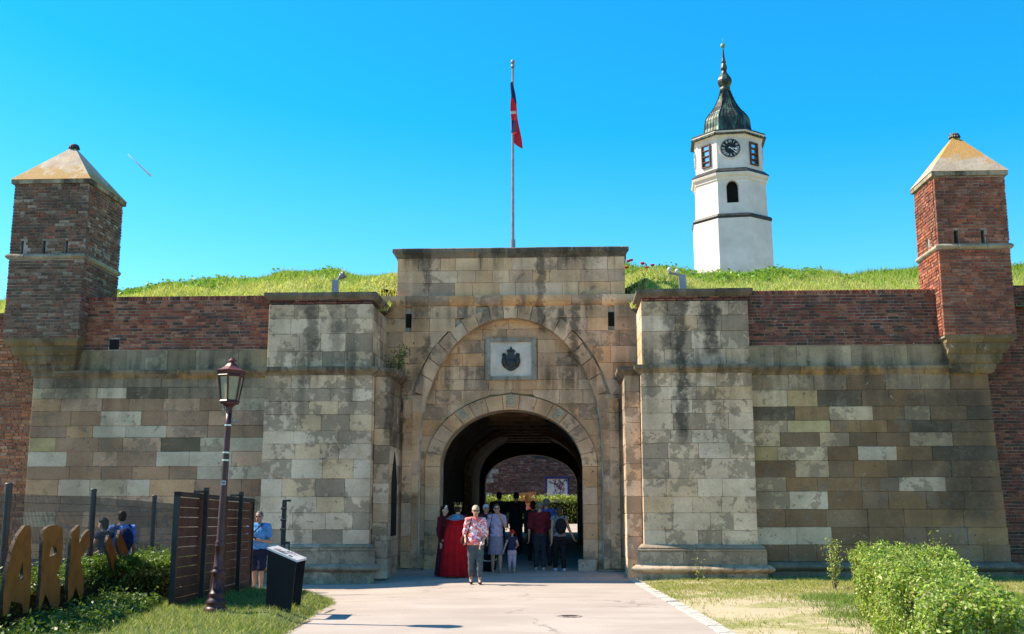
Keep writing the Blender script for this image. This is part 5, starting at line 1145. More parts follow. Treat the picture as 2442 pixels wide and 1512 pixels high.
# left lawn
n = 90000; x = rng.uniform(-8, -2.4, n); y = rng.uniform(9.5, 21.5, n); k = inpoly(x, y, lpoly) & (rng.random(n) < .35+.65*(lumps(np.column_stack([x, y, x*0]), 4, 3) > -.3)); x, y = x[k], y[k]
k = ~((x < -5.6) & (y < 17)); x, y = x[k], y[k]
P = np.column_stack([x, y, lz(x, y)-.005])
tag(blades(P, .065, .011, np.array([(.13, .20, .035), (.18, .26, .05), (.10, .16, .03), (.34, .33, .14), (.40, .37, .20)]), .7, 'lawn_grass'), 'short green grass of the lawn around the street lamp', 'grass')
# right lawn: dry grass near the wall, bare earth in the middle
n = 150000; x = rng.uniform(2.2, 14, n); y = rng.uniform(10, 25.0, n); k = x > kx(y)+.16; x, y = x[k], y[k]
lm = lumps(np.column_stack([x, y, 0*x]), 1.3, 8)*.35+lumps(np.column_stack([x, y, 0*x]), 5, 9)*.25
dh = x-(4.9+.16*(y-13))
m_ = np.clip(.15+sstep(18.6, 21.2, y)*.85+sstep(-1.3, .2, dh)*.8+lm*.6, 0, 1); k = rng.random(len(x)) < m_**1.6; x, y, dh = x[k], y[k], dh[k]
P = np.column_stack([x, y, rz_(x, y)-.004]); gsel = (dh > -.9) & (y < 20)
for sel, cols, h, nm, lb in ((gsel, np.array([(.13, .21, .04), (.18, .27, .06), (.10, .17, .035)]), .10, 'long_grass', 'longer green grass growing along the foot of the clipped hedge'),
                             (~gsel, np.array([(.32, .32, .10), (.26, .29, .08), (.38, .35, .15), (.20, .25, .06)]), .05, 'dry_grass', 'short yellowish grass on the trodden lawn below the right wall')):
    tag(blades(P[sel], h, .012, cols, .6, nm), lb, 'grass')
# rampart grass and weeds
n = 150000; x = rng.uniform(-16, 16, n); y = rng.uniform(-1.0, 9.4, n)**1.0; k = ~((np.abs(x) < 3.0) & (y < 1.0)); x, y = x[k], y[k]
P = np.column_stack([x, y, hill_z(x, y)-.02]); fr = sstep(2.5, 7.0, y+.8*lumps(np.column_stack([x, y, 0*x]), .9, 4))
sel = rng.random(len(x)) < fr
for s_, cols, h, nm, lb in ((sel, np.array([(.19, .30, .05), (.25, .36, .07), (.14, .24, .04), (.30, .38, .09)]), .17, 'rampart_grass', 'tall green grass along the crest of the rampart'),
                            (~sel, np.array([(.46, .44, .17), (.40, .42, .13), (.52, .47, .26), (.30, .38, .09)]), .12, 'rampart_dry_grass', 'pale dry grass on the rampart just above the wall heads')):
    o = blades(P[s_], h, .03, cols, .45, nm); o.location = (GX, GY, 0); o.rotation_euler.z = GATE_ROT; tag(o, lb, 'grass')
n = 1500; cx = rng.uniform(-16, 16, n); cy = rng.uniform(3.5, 9.2, n); k = (lumps(np.column_stack([cx, cy, 0*cx]), .8, 14) > -.2); cx, cy = cx[k], cy[k]; ks = 26
Pc = np.repeat(np.column_stack([cx, cy, hill_z(cx, cy)+.05]), ks, 0); Pc = Pc+rng.normal(size=Pc.shape)*np.array([.13, .13, .07]); N = np.tile((0, 0, 1.), (len(Pc), 1))
V, c = leafcloud(Pc, N, .11, np.array([(.12, .24, .04), (.16, .30, .05), (.21, .34, .07)]), .8, .6)
o = tag(fastmesh('rampart_weeds', V, 4, M['leaf'], None, c), 'dense leafy weeds along the skyline of the rampart', 'weeds', None, 'stuff'); o.location = (GX, GY, 0); o.rotation_euler.z = GATE_ROT
# poppies beside the parapet
pop = plain('poppy_red', (.55, .02, .015), .6); prng = random.Random(5)
for i in range(9):
    lx, ly = 3.15+prng.uniform(0, .9), 3.2+prng.uniform(-.8, 2.2); w_ = G2W(lx, ly); z = float(hill_z(lx, ly))
    r = empty('poppy', (w_.x, w_.y, z), prng.random(), 'red poppy flower in the rampart grass beside the parapet', 'flower', 'poppies beside the parapet')
    m = MB(); m.lathe([(.01, .24), (.05, .25), (.07, .29), (.06, .30)], 8); m.build('petals', pop, r); MB().tube((0, 0, -.03), (0, 0, .25), .006, .005, 5).build('stem', M['grass'] if 0 else plain('stem_green', (.10, .2, .05), .8) if i == 0 else bpy.data.materials['stem_green'], r)
# sapling and weeds
def sapling(base, h, spread, stems, nl, size, label, name, seed, cat='shrub', dirv=(0, 0), cols=gcol):
    rr = random.Random(seed); r = empty(name, base, 0, label, cat); P = []
    for s in range(stems):
        m = MB(); p = Vector((rr.uniform(-.05, .05), rr.uniform(-.05, .05), -.03)); t = Vector((rr.uniform(-1, 1)*spread+dirv[0], rr.uniform(-1, 1)*spread, h*rr.uniform(.75, 1.05))); pts = [p]
        for k in range(1, 7): f = k/6; q = p.lerp(t, f)+Vector((rr.uniform(-.03, .03), rr.uniform(-.03, .03), 0)); pts.append(q)
        for a, b, f in zip(pts[:-1], pts[1:], range(6)): m.tube(a, b, .010*(1-f*.13), .010*(1-(f+1)*.13), 6)
        m.build('stem', M['twig'], r)
        for k in range(nl//stems): f = rr.uniform(.25, 1); q = p.lerp(t, f); P.append((q.x+rr.gauss(0, .06*(.5+f)), q.y+rr.gauss(0, .06*(.5+f)), q.z+rr.gauss(0, .05)))
    P = np.array(P); V, c = leafcloud(P, np.tile((-.3, -.2, 1.), (len(P), 1)), size, cols); tag(fastmesh('foliage', V, 4, M['leaf'], r, c), kind='stuff')
b = PG(1992, 1405, .05); sapling(b, .98, .14, 6, 520, .055, 'thin bushy young shrub growing at the end of the clipped hedge', 'young_shrub', 3)
b = PG(1668, 1387, .05); sapling(b, .48, .06, 3, 60, .05, 'small weed against the torus base of the right pier', 'weed', 4, 'weed')
b = PY(2238, 1330, 15.2); sapling((b.x, 15.2, .86), .42, .02, 1, 26, .06, 'single tall shoot rising from the clipped hedge', 'hedge_shoot', 5, 'shoot')
w_ = G2W(-2.72, -.85, 4.9); sapling((w_.x, w_.y, 4.85), .75, .22, 5, 260, .07, 'dark green weed growing on the ledge of the left pier reveal', 'wall_weed', 6, 'weed', cols=gcol2)
w_ = G2W(-2.9, -.3, 4.9); sapling((w_.x, w_.y, 4.85), .55, .2, 4, 160, .06, 'small trailing weed on the cornice return next to the blind arch', 'wall_weed', 8, 'weed', cols=gcol2)
for i, (px, py, lb) in enumerate(((600, 1416, 'small tuft of grass at the far end of the timber gate'), (560, 1428, 'small tuft of grass under the timber gate boards'), (745, 1432, 'small tuft of grass in the shadow of the information stand'), (700, 1440, 'small tuft of grass at the foot of the information stand'))):
    b = PG(px, py, .06); sapling(b, .16, .06, 4, 40, .05, lb, 'grass_tuft', 20+i, 'grass tuft')
# ------------------------------------------------------------------ people
TMP = bpy.data.scenes.new('tmp')
def remesh(mb, vox, smooth=4, fac=.5):
    me = mb.mesh('tmp'); o = bpy.data.objects.new('tmp', me); TMP.collection.objects.link(o)
    r = o.modifiers.new('r', 'REMESH'); r.mode = 'VOXEL'; r.voxel_size = vox
    s = o.modifiers.new('s', 'SMOOTH'); s.iterations = smooth; s.factor = fac
    with bpy.context.temp_override(scene=TMP, view_layer=TMP.view_layers[0]):
        dg = bpy.context.evaluated_depsgraph_get(); out = bpy.data.meshes.new_from_object(o.evaluated_get(dg), depsgraph=dg)
    bpy.data.objects.remove(o); bpy.data.meshes.remove(me); return out
def cloth(name, col, sc=10., rough=.9, var=.12): return bpy.data.materials.get(name) or plain(name, col, rough, var, sc, bump=.15, spec=.1)
def skin_m(k):
    cs = {'fair': (.52, .30, .22), 'tan': (.40, .22, .15), 'mid': (.46, .26, .18)}; return bpy.data.materials.get('skin_'+k) or plain('skin_'+k, cs[k], .55, .08, 14, spec=.35)
HAIRC = {'grey': (.13, .12, .115), 'dark': (.018, .013, .010), 'brown': (.07, .04, .025), 'blond': (.50, .42, .32), 'black': (.010, .009, .009)}
SHOULD = {}
def person(loc, rz, H, label, top, bottom, hair='dark', skin='mid', fem=False, walk=0., arms=None, shoes=(.02, .02, .02), hairlen=0, bulk=1., glasses=False, hat=None, lean=0., skirt=None, sleeve='short', hem=.06, group=None, headturn=0., headtilt=0., topmat=None, seat=False):
    """front is -y in the person's own frame; x<0 is the person's right hand side"""
    r = empty('person', loc, rz, label, 'person', group); h = H; V = Vector
    sw = (.105 if not fem else .094)*h*(.5+.5*bulk); hw = .052*h
    ly = -lean*h                                                   # forward shift of the shoulders
    pelvis = V((0, 0, .53*h)); chest = V((0, ly*.75, .715*h)); neckb = V((0, ly, .835*h)); head = V((0, ly*1.12-.012*h, .928*h))
    foot = {-1: V((-.052*h, walk*.11*h, .0)), 1: V((.052*h, -walk*.11*h, .0))}
    hip = {s: V((s*hw, 0, .505*h)) for s in (-1, 1)}; ank = {s: foot[s]+V((0, .01*h, .048*h)) for s in (-1, 1)}
    knee = {s: hip[s].lerp(ank[s], .52)+V((0, -.012*h-abs(walk)*.02*h, 0)) for s in (-1, 1)}
    sh = {s: V((s*sw, ly*.95, .808*h)) for s in (-1, 1)}
    el, wr = {}, {}
    for s in (-1, 1):
        a = (arms or {}).get(s)
        if a: el[s], wr[s] = V(a[0])*h, V(a[1])*h
        else: el[s] = sh[s]+V((s*.028*h, .012*h+s*walk*.03*h, -.185*h)); wr[s] = el[s]+V((s*.006*h, -.035*h+s*walk*.05*h, -.15*h))
    sk = skin_m(skin); bk = bulk
    # body: one continuous skin
    b = MB(); b.ell(head+V((0, 0, .012*h)), (.043*h, .052*h, .054*h), 14, 10); b.ell(head+V((0, -.012*h, -.028*h)), (.034*h, .038*h, .042*h)); b.cap(head+V((0, -.052*h, .0)), head+V((0, -.062*h, -.016*h)), .006*h, .009*h)
    for s in (-1, 1): b.ell(head+V((s*.045*h, .004*h, -.006*h)), (.008*h, .013*h, .019*h))
    b.cap(neckb+V((0, .005*h, -.01*h)), head+V((0, .01*h, -.03*h)), .031*h, .029*h)
    b.cap(sh[-1], sh[1], .038*h, .038*h); b.ell(chest, (sw*.92, .062*h*bk, .10*h)); b.ell(V((0, ly*.35, .61*h)), (.082*h*bk, .060*h*bk, .085*h)); b.ell(pelvis, (.092*h*(.5+.5*bk), .066*h*bk, .07*h))
    for s in (-1, 1):
        b.cap(sh[s], el[s], .030*h, .024*h); b.cap(el[s], wr[s], .024*h, .016*h)
        d = (wr[s]-el[s]).normalized(); b.ell(wr[s]+d*.028*h, (.012*h, .017*h, .017*h)); b.cap(wr[s], wr[s]+d*.045*h, .014*h, .014*h)
        b.cap(hip[s], knee[s], .052*h*(.6+.4*bk), .034*h); b.cap(knee[s], knee[s].lerp(ank[s], .35), .033*h, .034*h); b.cap(knee[s].lerp(ank[s], .35), ank[s], .034*h, .020*h)
        b.cap(ank[s], foot[s]+V((0, -.06*h, .018*h)), .022*h, .016*h); b.cap(foot[s]+V((0, .025*h, .022*h)), foot[s]+V((0, -.05*h, .018*h)), .020*h, .018*h)
    me = remesh(b, .0085*h, 3)
    bm = bmesh.new(); bm.from_mesh(me); f = MB()
    for s in (-1, 1):                                              # fingers curl from the palm, thumb leaves its side
        d = (wr[s]-el[s]).normalized(); side = V((0, 1, 0)).cross(d); side = side.normalized() if side.length > .1 else V((1, 0, 0)); fw = V((0, -1, 0)); ac = d.cross(side).normalized(); base = wr[s]+d*.052*h
        for i, L in enumerate((.042, .047, .044, .034)):
            o = base+ac*(.013*h*(i-1.5)*.62)-d*.006*h; k1 = o+d*L*.55*h+side*(.004*h*-s); k2 = k1+d*L*.36*h+side*(.016*h*-s); f.cap(o, k1, .0052*h, .0048*h, 6); f.cap(k1, k2, .0048*h, .004*h, 6)
        o = wr[s]+d*.018*h-ac*.012*h; k1 = o+d*.018*h-ac*.012*h; f.cap(o, k1, .006*h, .0055*h, 6); f.cap(k1, k1+d*.022*h-ac*.002*h, .0055*h, .0045*h, 6)
    f2 = f.mesh('f'); bm.from_mesh(f2); bm.to_mesh(me); bm.free(); bpy.data.meshes.remove(f2)
    body = link('body', me, sk, r, True)
    R3 = Matrix.Rotation(headturn, 4, 'Z')
    # face
    for s in (-1, 1):
        MB().ell(head+V((s*.0185*h, -.049*h, .006*h)), (.0075*h, .005*h, .0042*h), 8, 5).build('eye', plain('eye_dark', (.03, .022, .018), .25) if 'eye_dark' not in bpy.data.materials else bpy.data.materials['eye_dark'], body, True)
        MB().cap(head+V((s*.010*h, -.0515*h, .0155*h)), head+V((s*.029*h, -.047*h, .0165*h)), .0022*h, .0018*h, 6).build('eyebrow', cloth('hair_'+hair, HAIRC[hair], 30, .5), body)
    MB().cap(head+V((-.012*h, -.0475*h, -.036*h)), head+V((.012*h, -.0475*h, -.036*h)), .0038*h, .0038*h, 6).build('mouth', cloth('lips', (.34, .10, .09), 10, .5), body, True)
    if glasses:
        g = MB()
        for s in (-1, 1): g.ell(head+V((s*.02*h, -.054*h, .006*h)), (.0165*h, .005*h, .0115*h), 10, 6); g.cap(head+V((s*.035*h, -.048*h, .009*h)), head+V((s*.046*h, .0, .008*h)), .002*h, .002*h, 5)
        g.cap(head+V((-.01*h, -.058*h, .008*h)), head+V((.01*h, -.058*h, .008*h)), .002*h, .002*h, 5); g.build('sunglasses', bpy.data.materials.get('lens') or plain('lens', (.02, .012, .015), .12, .1, 4, spec=.6), r, True)
    # hair as an uneven cap
    if hair:
        hb = MB(); hb.ell(head+V((0, .012*h, .026*h)), (.0475*h, .0535*h, .0525*h), 14, 10); hb.ell(head+V((0, .026*h, .002*h)), (.044*h, .038*h, .045*h))
        if hairlen: hb.cap(head+V((0, .035*h, 0)), head+V((0, .038*h, -hairlen*h)), .042*h, .034*h)
        hm = remesh(hb, .010*h, 2)
        for v in hm.vertices: v.co += v.normal*random.uniform(-.003, .004)*h
        hm.update(); link('hair', hm, cloth('hair_'+hair, HAIRC[hair], 30, .5), r, True)
    tm = topmat or cloth(*top)
    # shirt
    t = MB(); e = .011*h
    t.cap(sh[-1], sh[1], .038*h+e, .038*h+e); t.ell(chest, (sw*.92+e, .062*h*bk+e*1.1, .10*h+e*.5)); t.ell(V((0, ly*.35, .61*h)), (.084*h*bk+e*1.4, .064*h*bk+e*1.4, .09*h))
    t.ell(V((0, 0, .545*h)), (.094*h*(.5+.5*bk)+e, .068*h*bk+e, .06*h))
    if fem:
        for s in (-1, 1): t.ell(chest+V((s*.042*h, -.045*h, -.005*h)), (.036*h, .034*h, .036*h))
    sl = {'short': .62, 'long': 1., 'none': 0., 'elbow': .95}[sleeve]
    for s in (-1, 1):
        if sl > 0: q = sh[s].lerp(el[s], min(1, sl)); t.cap(sh[s], q, .034*h+e, .030*h+e)
        if sleeve == 'long': t.cap(el[s], el[s].lerp(wr[s], .93), .028*h+e*.5, .020*h+e*.5)
    tme = remesh(t, .011*h, 3)
    for v in tme.vertices:
        v.co += v.normal*(.0035*h*math.sin(v.co.z*42/h*1.7+v.co.x*60/h)+.002*h*math.sin(v.co.x*150/h+v.co.z*40/h))
    link('shirt', tme, tm, r, True)
    # trousers / shorts
    if bottom:
        p = MB(); e = .009*h; p.ell(pelvis+V((0, 0, -.01*h)), (.094*h*(.5+.5*bk)+e, .068*h*bk+e, .072*h))
        for s in (-1, 1):
            end = hem
            kz = knee[s].z/h
            p.cap(hip[s], knee[s] if end < kz else hip[s].lerp(knee[s], (hip[s].z/h-end)/(hip[s].z/h-kz)), .053*h*(.6+.4*bk)+e, (.036*h if end < kz else .046*h)+e)
            if end < kz: q = knee[s].lerp(ank[s], min(1, (kz-end)/(kz-ank[s].z/h))); p.cap(knee[s], q, .036*h+e, .026*h+e*1.2)
        pme = remesh(p, .011*h, 3)
        for v in pme.vertices: v.co += v.normal*(.003*h*math.sin(v.co.z*70/h+v.co.x*50/h))
        link('trousers' if hem < .2 else 'shorts', pme, cloth(*bottom), r, True)
    if skirt:
        nm, mat_, z0, z1, r0, r1, folds, amp = skirt; m = MB(); n = 48; prof = []
        for k in range(9):
            q = k/8; z = (z0+(z1-z0)*q)*h; R = (r0+(r1-r0)*q**.9)*h
            prof += [(R*math.cos(2*math.pi*i/n)*(1+amp*q*math.sin(folds*2*math.pi*i/n)), R*.72*math.sin(2*math.pi*i/n)*(1+amp*q*math.sin(folds*2*math.pi*i/n)), z) for i in range(n)]
        m.add(prof, [(k*n+(i+1) % n, k*n+i, (k+1)*n+i, (k+1)*n+(i+1) % n) for k in range(8) for i in range(n)]); m.build(nm, cloth(*mat_), r, True)
    # shoes with pale soles
    for s in (-1, 1):
        m = MB(); m.cap(foot[s]+V((0, .028*h, .022*h)), foot[s]+V((0, -.062*h, .017*h)), .025*h, .021*h, 10); m.cap(ank[s]+V((0, 0, -.008*h)), foot[s]+V((0, -.02*h, .025*h)), .025*h, .022*h, 10)
        so = link('shoe', remesh(m, .009*h, 2), cloth('shoe_%02d%02d' % (int(shoes[0]*99), int(shoes[2]*99)), shoes, 10, .6), r, True)
        MB().ell(foot[s]+V((0, -.018*h, .003*h)), (.026*h, .064*h, .006*h), 14, 5).build('sole', cloth('sole_pale', (.55, .55, .55), 10, .7), so, True)
    if hat:
        kind, mat_ = hat; m = MB(); c = head+V((0, .0, .022*h))
        if kind == 'cap':
            m.ell(c+V((0, .004*h, .006*h)), (.051*h, .058*h, .05*h), 14, 8); m.ell(c+V((0, -.062*h, .0)), (.036*h, .034*h, .005*h))
        elif kind == 'sunhat':
            m.ell(c+V((0, .004*h, .012*h)), (.068*h, .072*h, .058*h), 16, 8); m.lathe([(.062*h, -.004*h), (.10*h, -.018*h), (.102*h, -.012*h), (.062*h, .008*h)], 22, c+V((0, .0, 0)))
        elif kind == 'crown':
            n = 20; R = .052*h
            vs = []
            for i in range(n):
                a = 2*math.pi*i/n; tall = .055*h if i % 4 == 0 else (.03*h if i % 2 == 0 else .022*h); vs += [(c.x+R*math.cos(a), c.y+R*1.1*math.sin(a), c.z+.008*h), (c.x+R*1.1*math.cos(a), c.y+R*1.2*math.sin(a), c.z+.008*h+tall)]
            m.add(vs, [(2*i, 2*((i+1) % n), 2*((i+1) % n)+1, 2*i+1) for i in range(n)])
            for i in range(0, n, 4): a = 2*math.pi*i/n; m.ell((c.x+R*1.1*math.cos(a), c.y+R*1.2*math.sin(a), c.z+.068*h), (.007*h,)*3, 6, 4)
        elif kind == 'flower':
            for i in range(7): m.ell(c+V((-.02*h+.016*h*math.cos(i), -.035*h+.012*h*math.sin(i*2.1), .03*h+.014*h*math.sin(i*1.3))), (.011*h, .006*h, .011*h), 6, 4)
        m.build({'cap': 'cap', 'sunhat': 'hat', 'crown': 'crown', 'flower': 'flower_headpiece'}[kind], cloth(*mat_), r, kind != 'crown')
    return r, dict(sh=sh, el=el, wr=wr, head=head, chest=chest, h=h)
def strap(r, a, b, mat, front=True, name='strap', h=1.7, w=.018):
    pts = []; s = -1 if front else 1
    for k in range(9): f = k/8; p = Vector(a).lerp(Vector(b), f); pts.append(Vector((p.x, s*(.075+.05*math.sin(math.pi*f))*h*.95, p.z)))
    MB().path(pts, w, 6).build(name, mat, r)
def onpath(px, Y, dz=0.):
    X = PY(px, 1300, Y).x; return (X, Y, float(gz(X, Y))+.006+dz)
blackm = cloth('black_cloth', (.014, .014, .017)); rot180 = math.pi
# woman in floral blouse, walking out of the gate
fl = NT('floral_print'); P_ = fl.objc(); v1 = fl.n('TexVoronoi', {'Vector': fl.scale(P_, (1, .6, 1)), 'Scale': 9.}); nz = fl.noise(P_, 11, 4, .6, 1.2)
cc_ = fl.mix(fl.mr(nz, .47, .50), (.72, .66, .74), (.72, .16, .14)); cc_ = fl.mix(fl.mr(fl.noise(P_, 17, 3, .6, 2.), .57, .60), cc_, (.55, .05, .10)); cc_ = fl.mix(fl.mr(fl.noise(P_, 21, 2, .5, 1.), .66, .68), cc_, (.25, .20, .45)); fl.col(cc_)
r, q = person(onpath(1134, 23.75), R_(8), 1.66, 'woman in red and white floral blouse and grey leggings walking out of the gate', ('x', (1, 1, 1)), ('grey_leggings', (.075, .095, .105)), 'blond', 'mid', True, .55,
   {-1: ((-.132, .03, .63), (-.14, -.09, .555)), 1: ((.13, -.02, .625), (.06, -.12, .515))}, (.02, .02, .03), 0, 1.1, True, None, .0, None, 'elbow', .12, topmat=fl.m)
m = MB(); h = q['h']; m.lathe([(.115*h, .50*h), (.118*h, .53*h), (.10*h, .60*h)], 20, sq=.75); m.build('blouse_hem', fl.m, r, True); strap(r, (-.06*h, 0, .84*h), (-.13*h, 0, .60*h), blackm, True, 'bag_strap', h, .012)
MB().ell((-.165*h, -.02*h, .555*h), (.035*h, .06*h, .06*h)).build('handbag', cloth('dark_red_leather', (.08, .02, .02)), r, True); MB().tube(q['wr'][1]-Vector((.0, .0, .004)), q['wr'][1]+Vector((.02, 0, .012)), .034, .034, 10).build('wristwatch', M['white'], r)
# figure in a long red cape and crown, seen from behind
r, q = person(onpath(1091, 25.6), rot180-R_(12), 1.66, 'person with gold crown and long red cape with silver collar, seen from behind', ('dark_red_robe', (.16, .01, .015)), ('dark_red_robe', (.16, .01, .015)), 'dark', 'mid', False, 0, None, hat=('crown', ('crown_gold', (.42, .30, .12), 8, .35)), sleeve='long')
red = ('cape_red', (.42, .008, .012), 5, .85); m = MB(); n = 60; h = q['h']; V_ = []
for k in range(15):
    f = k/14; z = (.845-.83*f)*h; R = (.075+.085*min(1, f*4.2)+.055*f)*h
    for i in range(n+1):
        a = R_(-148)+R_(296)*i/n+math.pi/2; w = 1+.10*(f**.5)*math.sin(i*1.05)+.05*f*math.sin(i*2.3+1); V_.append((R*math.cos(a)*w*(.95+.1*f), R*.62*math.sin(a)*w+.01*h, z))
m.add(V_, [(k*(n+1)+i, k*(n+1)+i+1, (k+1)*(n+1)+i+1, (k+1)*(n+1)+i) for k in range(14) for i in range(n)]); o = m.build('cape', cloth(*red), r, True)
sil = NT('silver_sequins'); vv = sil.n('TexVoronoi', {'Vector': sil.objc(), 'Scale': 60.}); sil.col(sil.mix(sil.mr(vv.outputs['Distance'], .2, .5), (.45, .6, .7), (.10, .16, .22))); sil.b.inputs['Metallic'].default_value = .6; sil.b.inputs['Roughness'].default_value = .3
m = MB(); V_ = []
for k in range(5):
    f = k/4; z = (.862-.075*f)*h; R = (.06+.125*f)*h
    V_ += [(R*math.cos(i*2*math.pi/40), R*.68*math.sin(i*2*math.pi/40)+.02*h, z-.01*h*math.cos(i*math.pi/5)*f) for i in range(40)]
m.add(V_, [(k*40+i, k*40+(i+1) % 40, (k+1)*40+(i+1) % 40, (k+1)*40+i) for k in range(4) for i in range(40)]); m.build('sequin_collar', sil.m, o, True)
# woman in dark red gown
r, q = person(onpath(1058, 26.0), R_(62), 1.62, 'woman in long dark red gown with white flower headpiece at the gate jamb', ('gown_dark_red', (.085, .012, .02)), None, 'dark', 'fair', True, 0, {1: ((.11, -.10, .62), (.05, -.19, .60))}, hairlen=.12, skirt=('gown', ('gown_dark_red', (.085, .012, .02)), .60, .01, .08, .15, 9, .10), sleeve='long', hat=('flower', ('white_flower', (.75, .80, .78))))
# woman in lilac tee and long skirt, hand at her mouth
r, q = person(onpath(1184, 26.6), R_(6), 1.62, 'woman in lilac T-shirt and grey lilac skirt with sunglasses, hand at her face', ('lilac_tee', (.40, .33, .46)), None, 'brown', 'mid', True, .35, {1: ((.125, -.06, .665), (.035, -.125, .85)), -1: ((-.14, .01, .62), (-.135, -.01, .475))}, (.30, .22, .18), .06, 1.0, True, skirt=('skirt', ('lilac_grey_skirt', (.24, .20, .27)), .60, .265, .088, .125, 7, .05))
strap(r, (-.07*q['h'], 0, .84*q['h']), (-.125*q['h'], 0, .60*q['h']), blackm, True, 'bag_strap', q['h'], .009)
# little girl
r, q = person(onpath(1221, 26.5), R_(4), 1.0, 'little girl in red sun hat, navy top and pink leggings', ('navy_top', (.03, .035, .075)), ('pink_leggings', (.50, .34, .42)), 'brown', 'fair', True, .2, {-1: ((-.15, .0, .66), (-.20, -.02, .52)), 1: ((.14, -.03, .65), (.10, -.13, .62))}, (.30, .18, .14), 0, 1.05, hat=('sunhat', ('red_hat', (.45, .03, .025))), hem=.16, sleeve='none')
MB().ell((.10, -.16, .62), (.03, .03, .03)).build('red_toy', cloth('toy_red', (.4, .05, .05)), r, True)
# figures inside the passage; clothes coloured darker to stand for its shade
person(onpath(1190, 32.6), rot180, 1.76, 'man coloured near black as a silhouette, walking away in the passage, behind the lilac woman', ('black_cloth', (.014, .014, .017)), ('black_cloth', (.014, .014, .017)), 'black', 'tan', False, .4, bulk=1.15, sleeve='short')
person(onpath(1231, 32.0), rot180+R_(6), 1.78, 'tall man with bare forearms, clothes blackened as a silhouette, walking away, in front of the pillory', ('black_tee', (.018, .016, .018)), ('charcoal_trousers', (.02, .02, .024)), 'dark', 'tan', False, .6, bulk=1.15)
person(onpath(1271, 29.6), rot180, 1.60, 'woman in jacket darkened as a silhouette walking away, next to the man in the dark red shirt', ('charcoal_jacket', (.022, .02, .024)), ('charcoal_trousers', (.02, .02, .024)), 'dark', 'mid', True, .4, hairlen=.04, sleeve='long')
person(onpath(1287, 27.2), rot180, 1.66, 'grey haired man in dark red shirt and dark trousers, back turned in the gateway', ('maroon_shirt', (.11, .012, .018)), ('dark_jeans', (.025, .03, .04)), 'grey', 'tan', False, .2, bulk=1.4, sleeve='elbow', shoes=(.35, .35, .35))
person(onpath(1303, 28.2), rot180-R_(5), 1.70, 'man in blue shirt and grey cap walking away, behind the dark red shirt', ('blue_shirt', (.04, .08, .26)), ('dark_jeans', (.025, .03, .04)), 'grey', 'tan', False, .4, bulk=1.15, hat=('cap', ('grey_cap', (.12, .13, .17))))
r, q = person(onpath(1334, 27.0), rot180+R_(10), 1.56, 'woman in grey tank top with black backpack and pale trainers, leaning to her side', ('grey_tank', (.16, .17, .20)), ('black_cloth', (.014, .014, .017)), 'brown', 'tan', True, .7, {-1: ((-.15, .02, .645), (-.23, -.03, .51))}, (.45, .52, .6), .07, 1.05, sleeve='none')
h = q['h']; m = MB(); m.ell((.0, .115*h, .69*h), (.095*h, .065*h, .125*h)); m.ell((0, .15*h, .65*h), (.07*h, .04*h, .07*h)); link('backpack', remesh(m, .015, 3), blackm, r, True)
for s in (-1, 1): MB().path([(s*.07*h, .07*h, .82*h), (s*.075*h, .0, .855*h), (s*.07*h, -.07*h, .76*h), (s*.085*h, -.04*h, .63*h), (s*.08*h, .06*h, .60*h)], .014, 6).build('strap', blackm, r)
person(onpath(1158, 27.6), R_(20), 1.58, 'person in dark clothes and pale hat, mostly hidden by the floral blouse woman', ('dark_red_knit', (.06, .02, .025)), ('charcoal_trousers', (.02, .02, .024)), 'grey', 'fair', True, .2, hat=('cap', ('pale_hat', (.45, .46, .5))), sleeve='long')
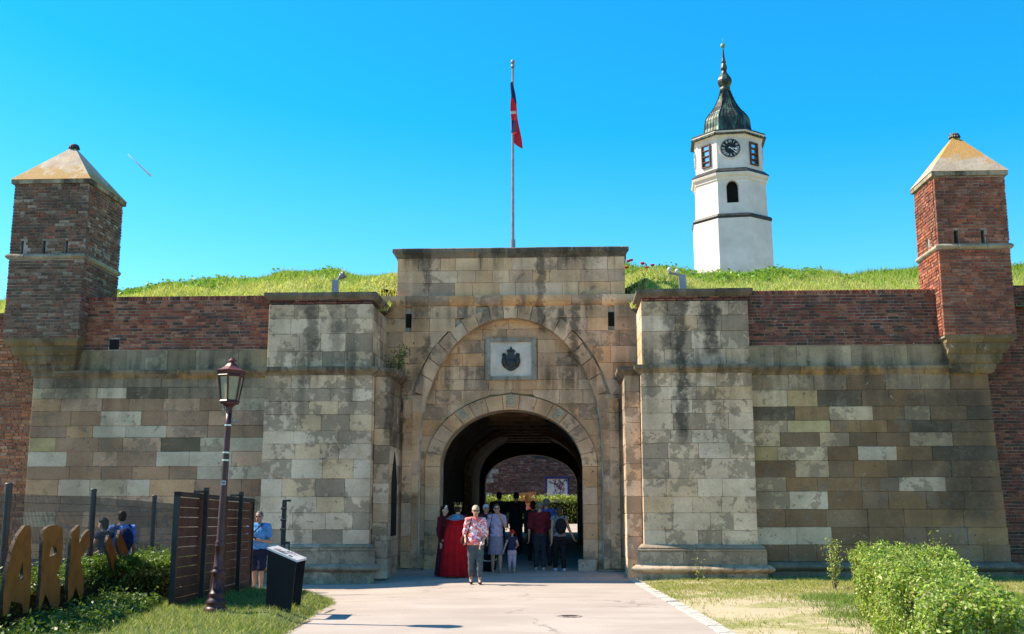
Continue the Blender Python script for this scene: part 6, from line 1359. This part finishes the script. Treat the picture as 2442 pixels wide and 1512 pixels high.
# tote bag on the ground
b = onpath(1166, 26.9); tb = empty('tote_bag', b, 0, 'dark tote bag with white curved trim standing by the lilac skirt', 'bag')
m = MB(); m.lathe([(.10, .0), (.17, .05), (.19, .25), (.17, .38)], 20, sq=.55); m.build('bag', blackm, tb, True); MB().path([(.19*math.cos(a), -.105*math.sin(a)-.005, .30-.05*math.sin(a)) for a in np.linspace(0, math.pi, 12)], .012, 6).build('trim', M['white'], tb)
# man with phone beside the timber gate
r, q = person(onpath(618, 23.3), R_(-10), 1.66, 'grey haired man in light blue T-shirt and navy shorts holding a camera', ('light_blue_tee', (.10, .27, .55)), ('navy_shorts', (.018, .02, .045)), 'grey', 'tan', False, .25, {-1: ((-.13, -.01, .635), (-.03, -.155, .655)), 1: ((.16, -.02, .625), (.02, -.165, .65))}, (.05, .04, .04), 0, 1.3, True, hem=.30, lean=.02)
h = q['h']; MB().box(-.035*h, .03*h, -.20*h, -.165*h, .645*h, .685*h).build('camera', M['blackmetal'], r); strap(r, (.07*h, 0, .845*h), (-.12*h, 0, .64*h), blackm, True, 'bag_strap', h, .014)
# couple behind the wire fence
r, q = person((PY(290, 1300, 19.8).x, 19.8, -.12), R_(215), 1.70, 'man in blue striped shirt with dark backpack behind the wire fence', ('blue_white_tee', (.16, .26, .62)), ('dark_jeans', (.025, .03, .04)), 'brown', 'mid', False, .3, {1: ((.15, -.05, .64), (.10, -.18, .60))}, bulk=1.1, lean=.05)
h = q['h']; m = MB(); m.ell((0, .11*h, .70*h), (.09*h, .07*h, .13*h)); m.ell((0, .15*h, .66*h), (.07*h, .04*h, .07*h)); link('backpack', remesh(m, .015, 3), cloth('navy_backpack', (.02, .025, .07)), r, True)
for s in (-1, 1): MB().path([(s*.07*h, .07*h, .82*h), (s*.075*h, -.02*h, .855*h), (s*.07*h, -.10*h, .76*h), (s*.085*h, -.04*h, .63*h)], .014, 6).build('strap', bpy.data.materials['navy_backpack'], r)
person((PY(262, 1300, 19.2).x, 19.2, -.12), R_(250), 1.58, 'dark haired woman in navy top leaning forward with arm outstretched behind the fence', ('navy_top', (.03, .035, .075)), ('light_jeans', (.12, .2, .36)), 'black', 'fair', True, .2, {-1: ((-.12, -.16, .66), (-.11, -.30, .60)), 1: ((.12, -.13, .66), (.10, -.27, .56))}, hairlen=.03, lean=.09, sleeve='none')
bpy.data.scenes.remove(TMP)
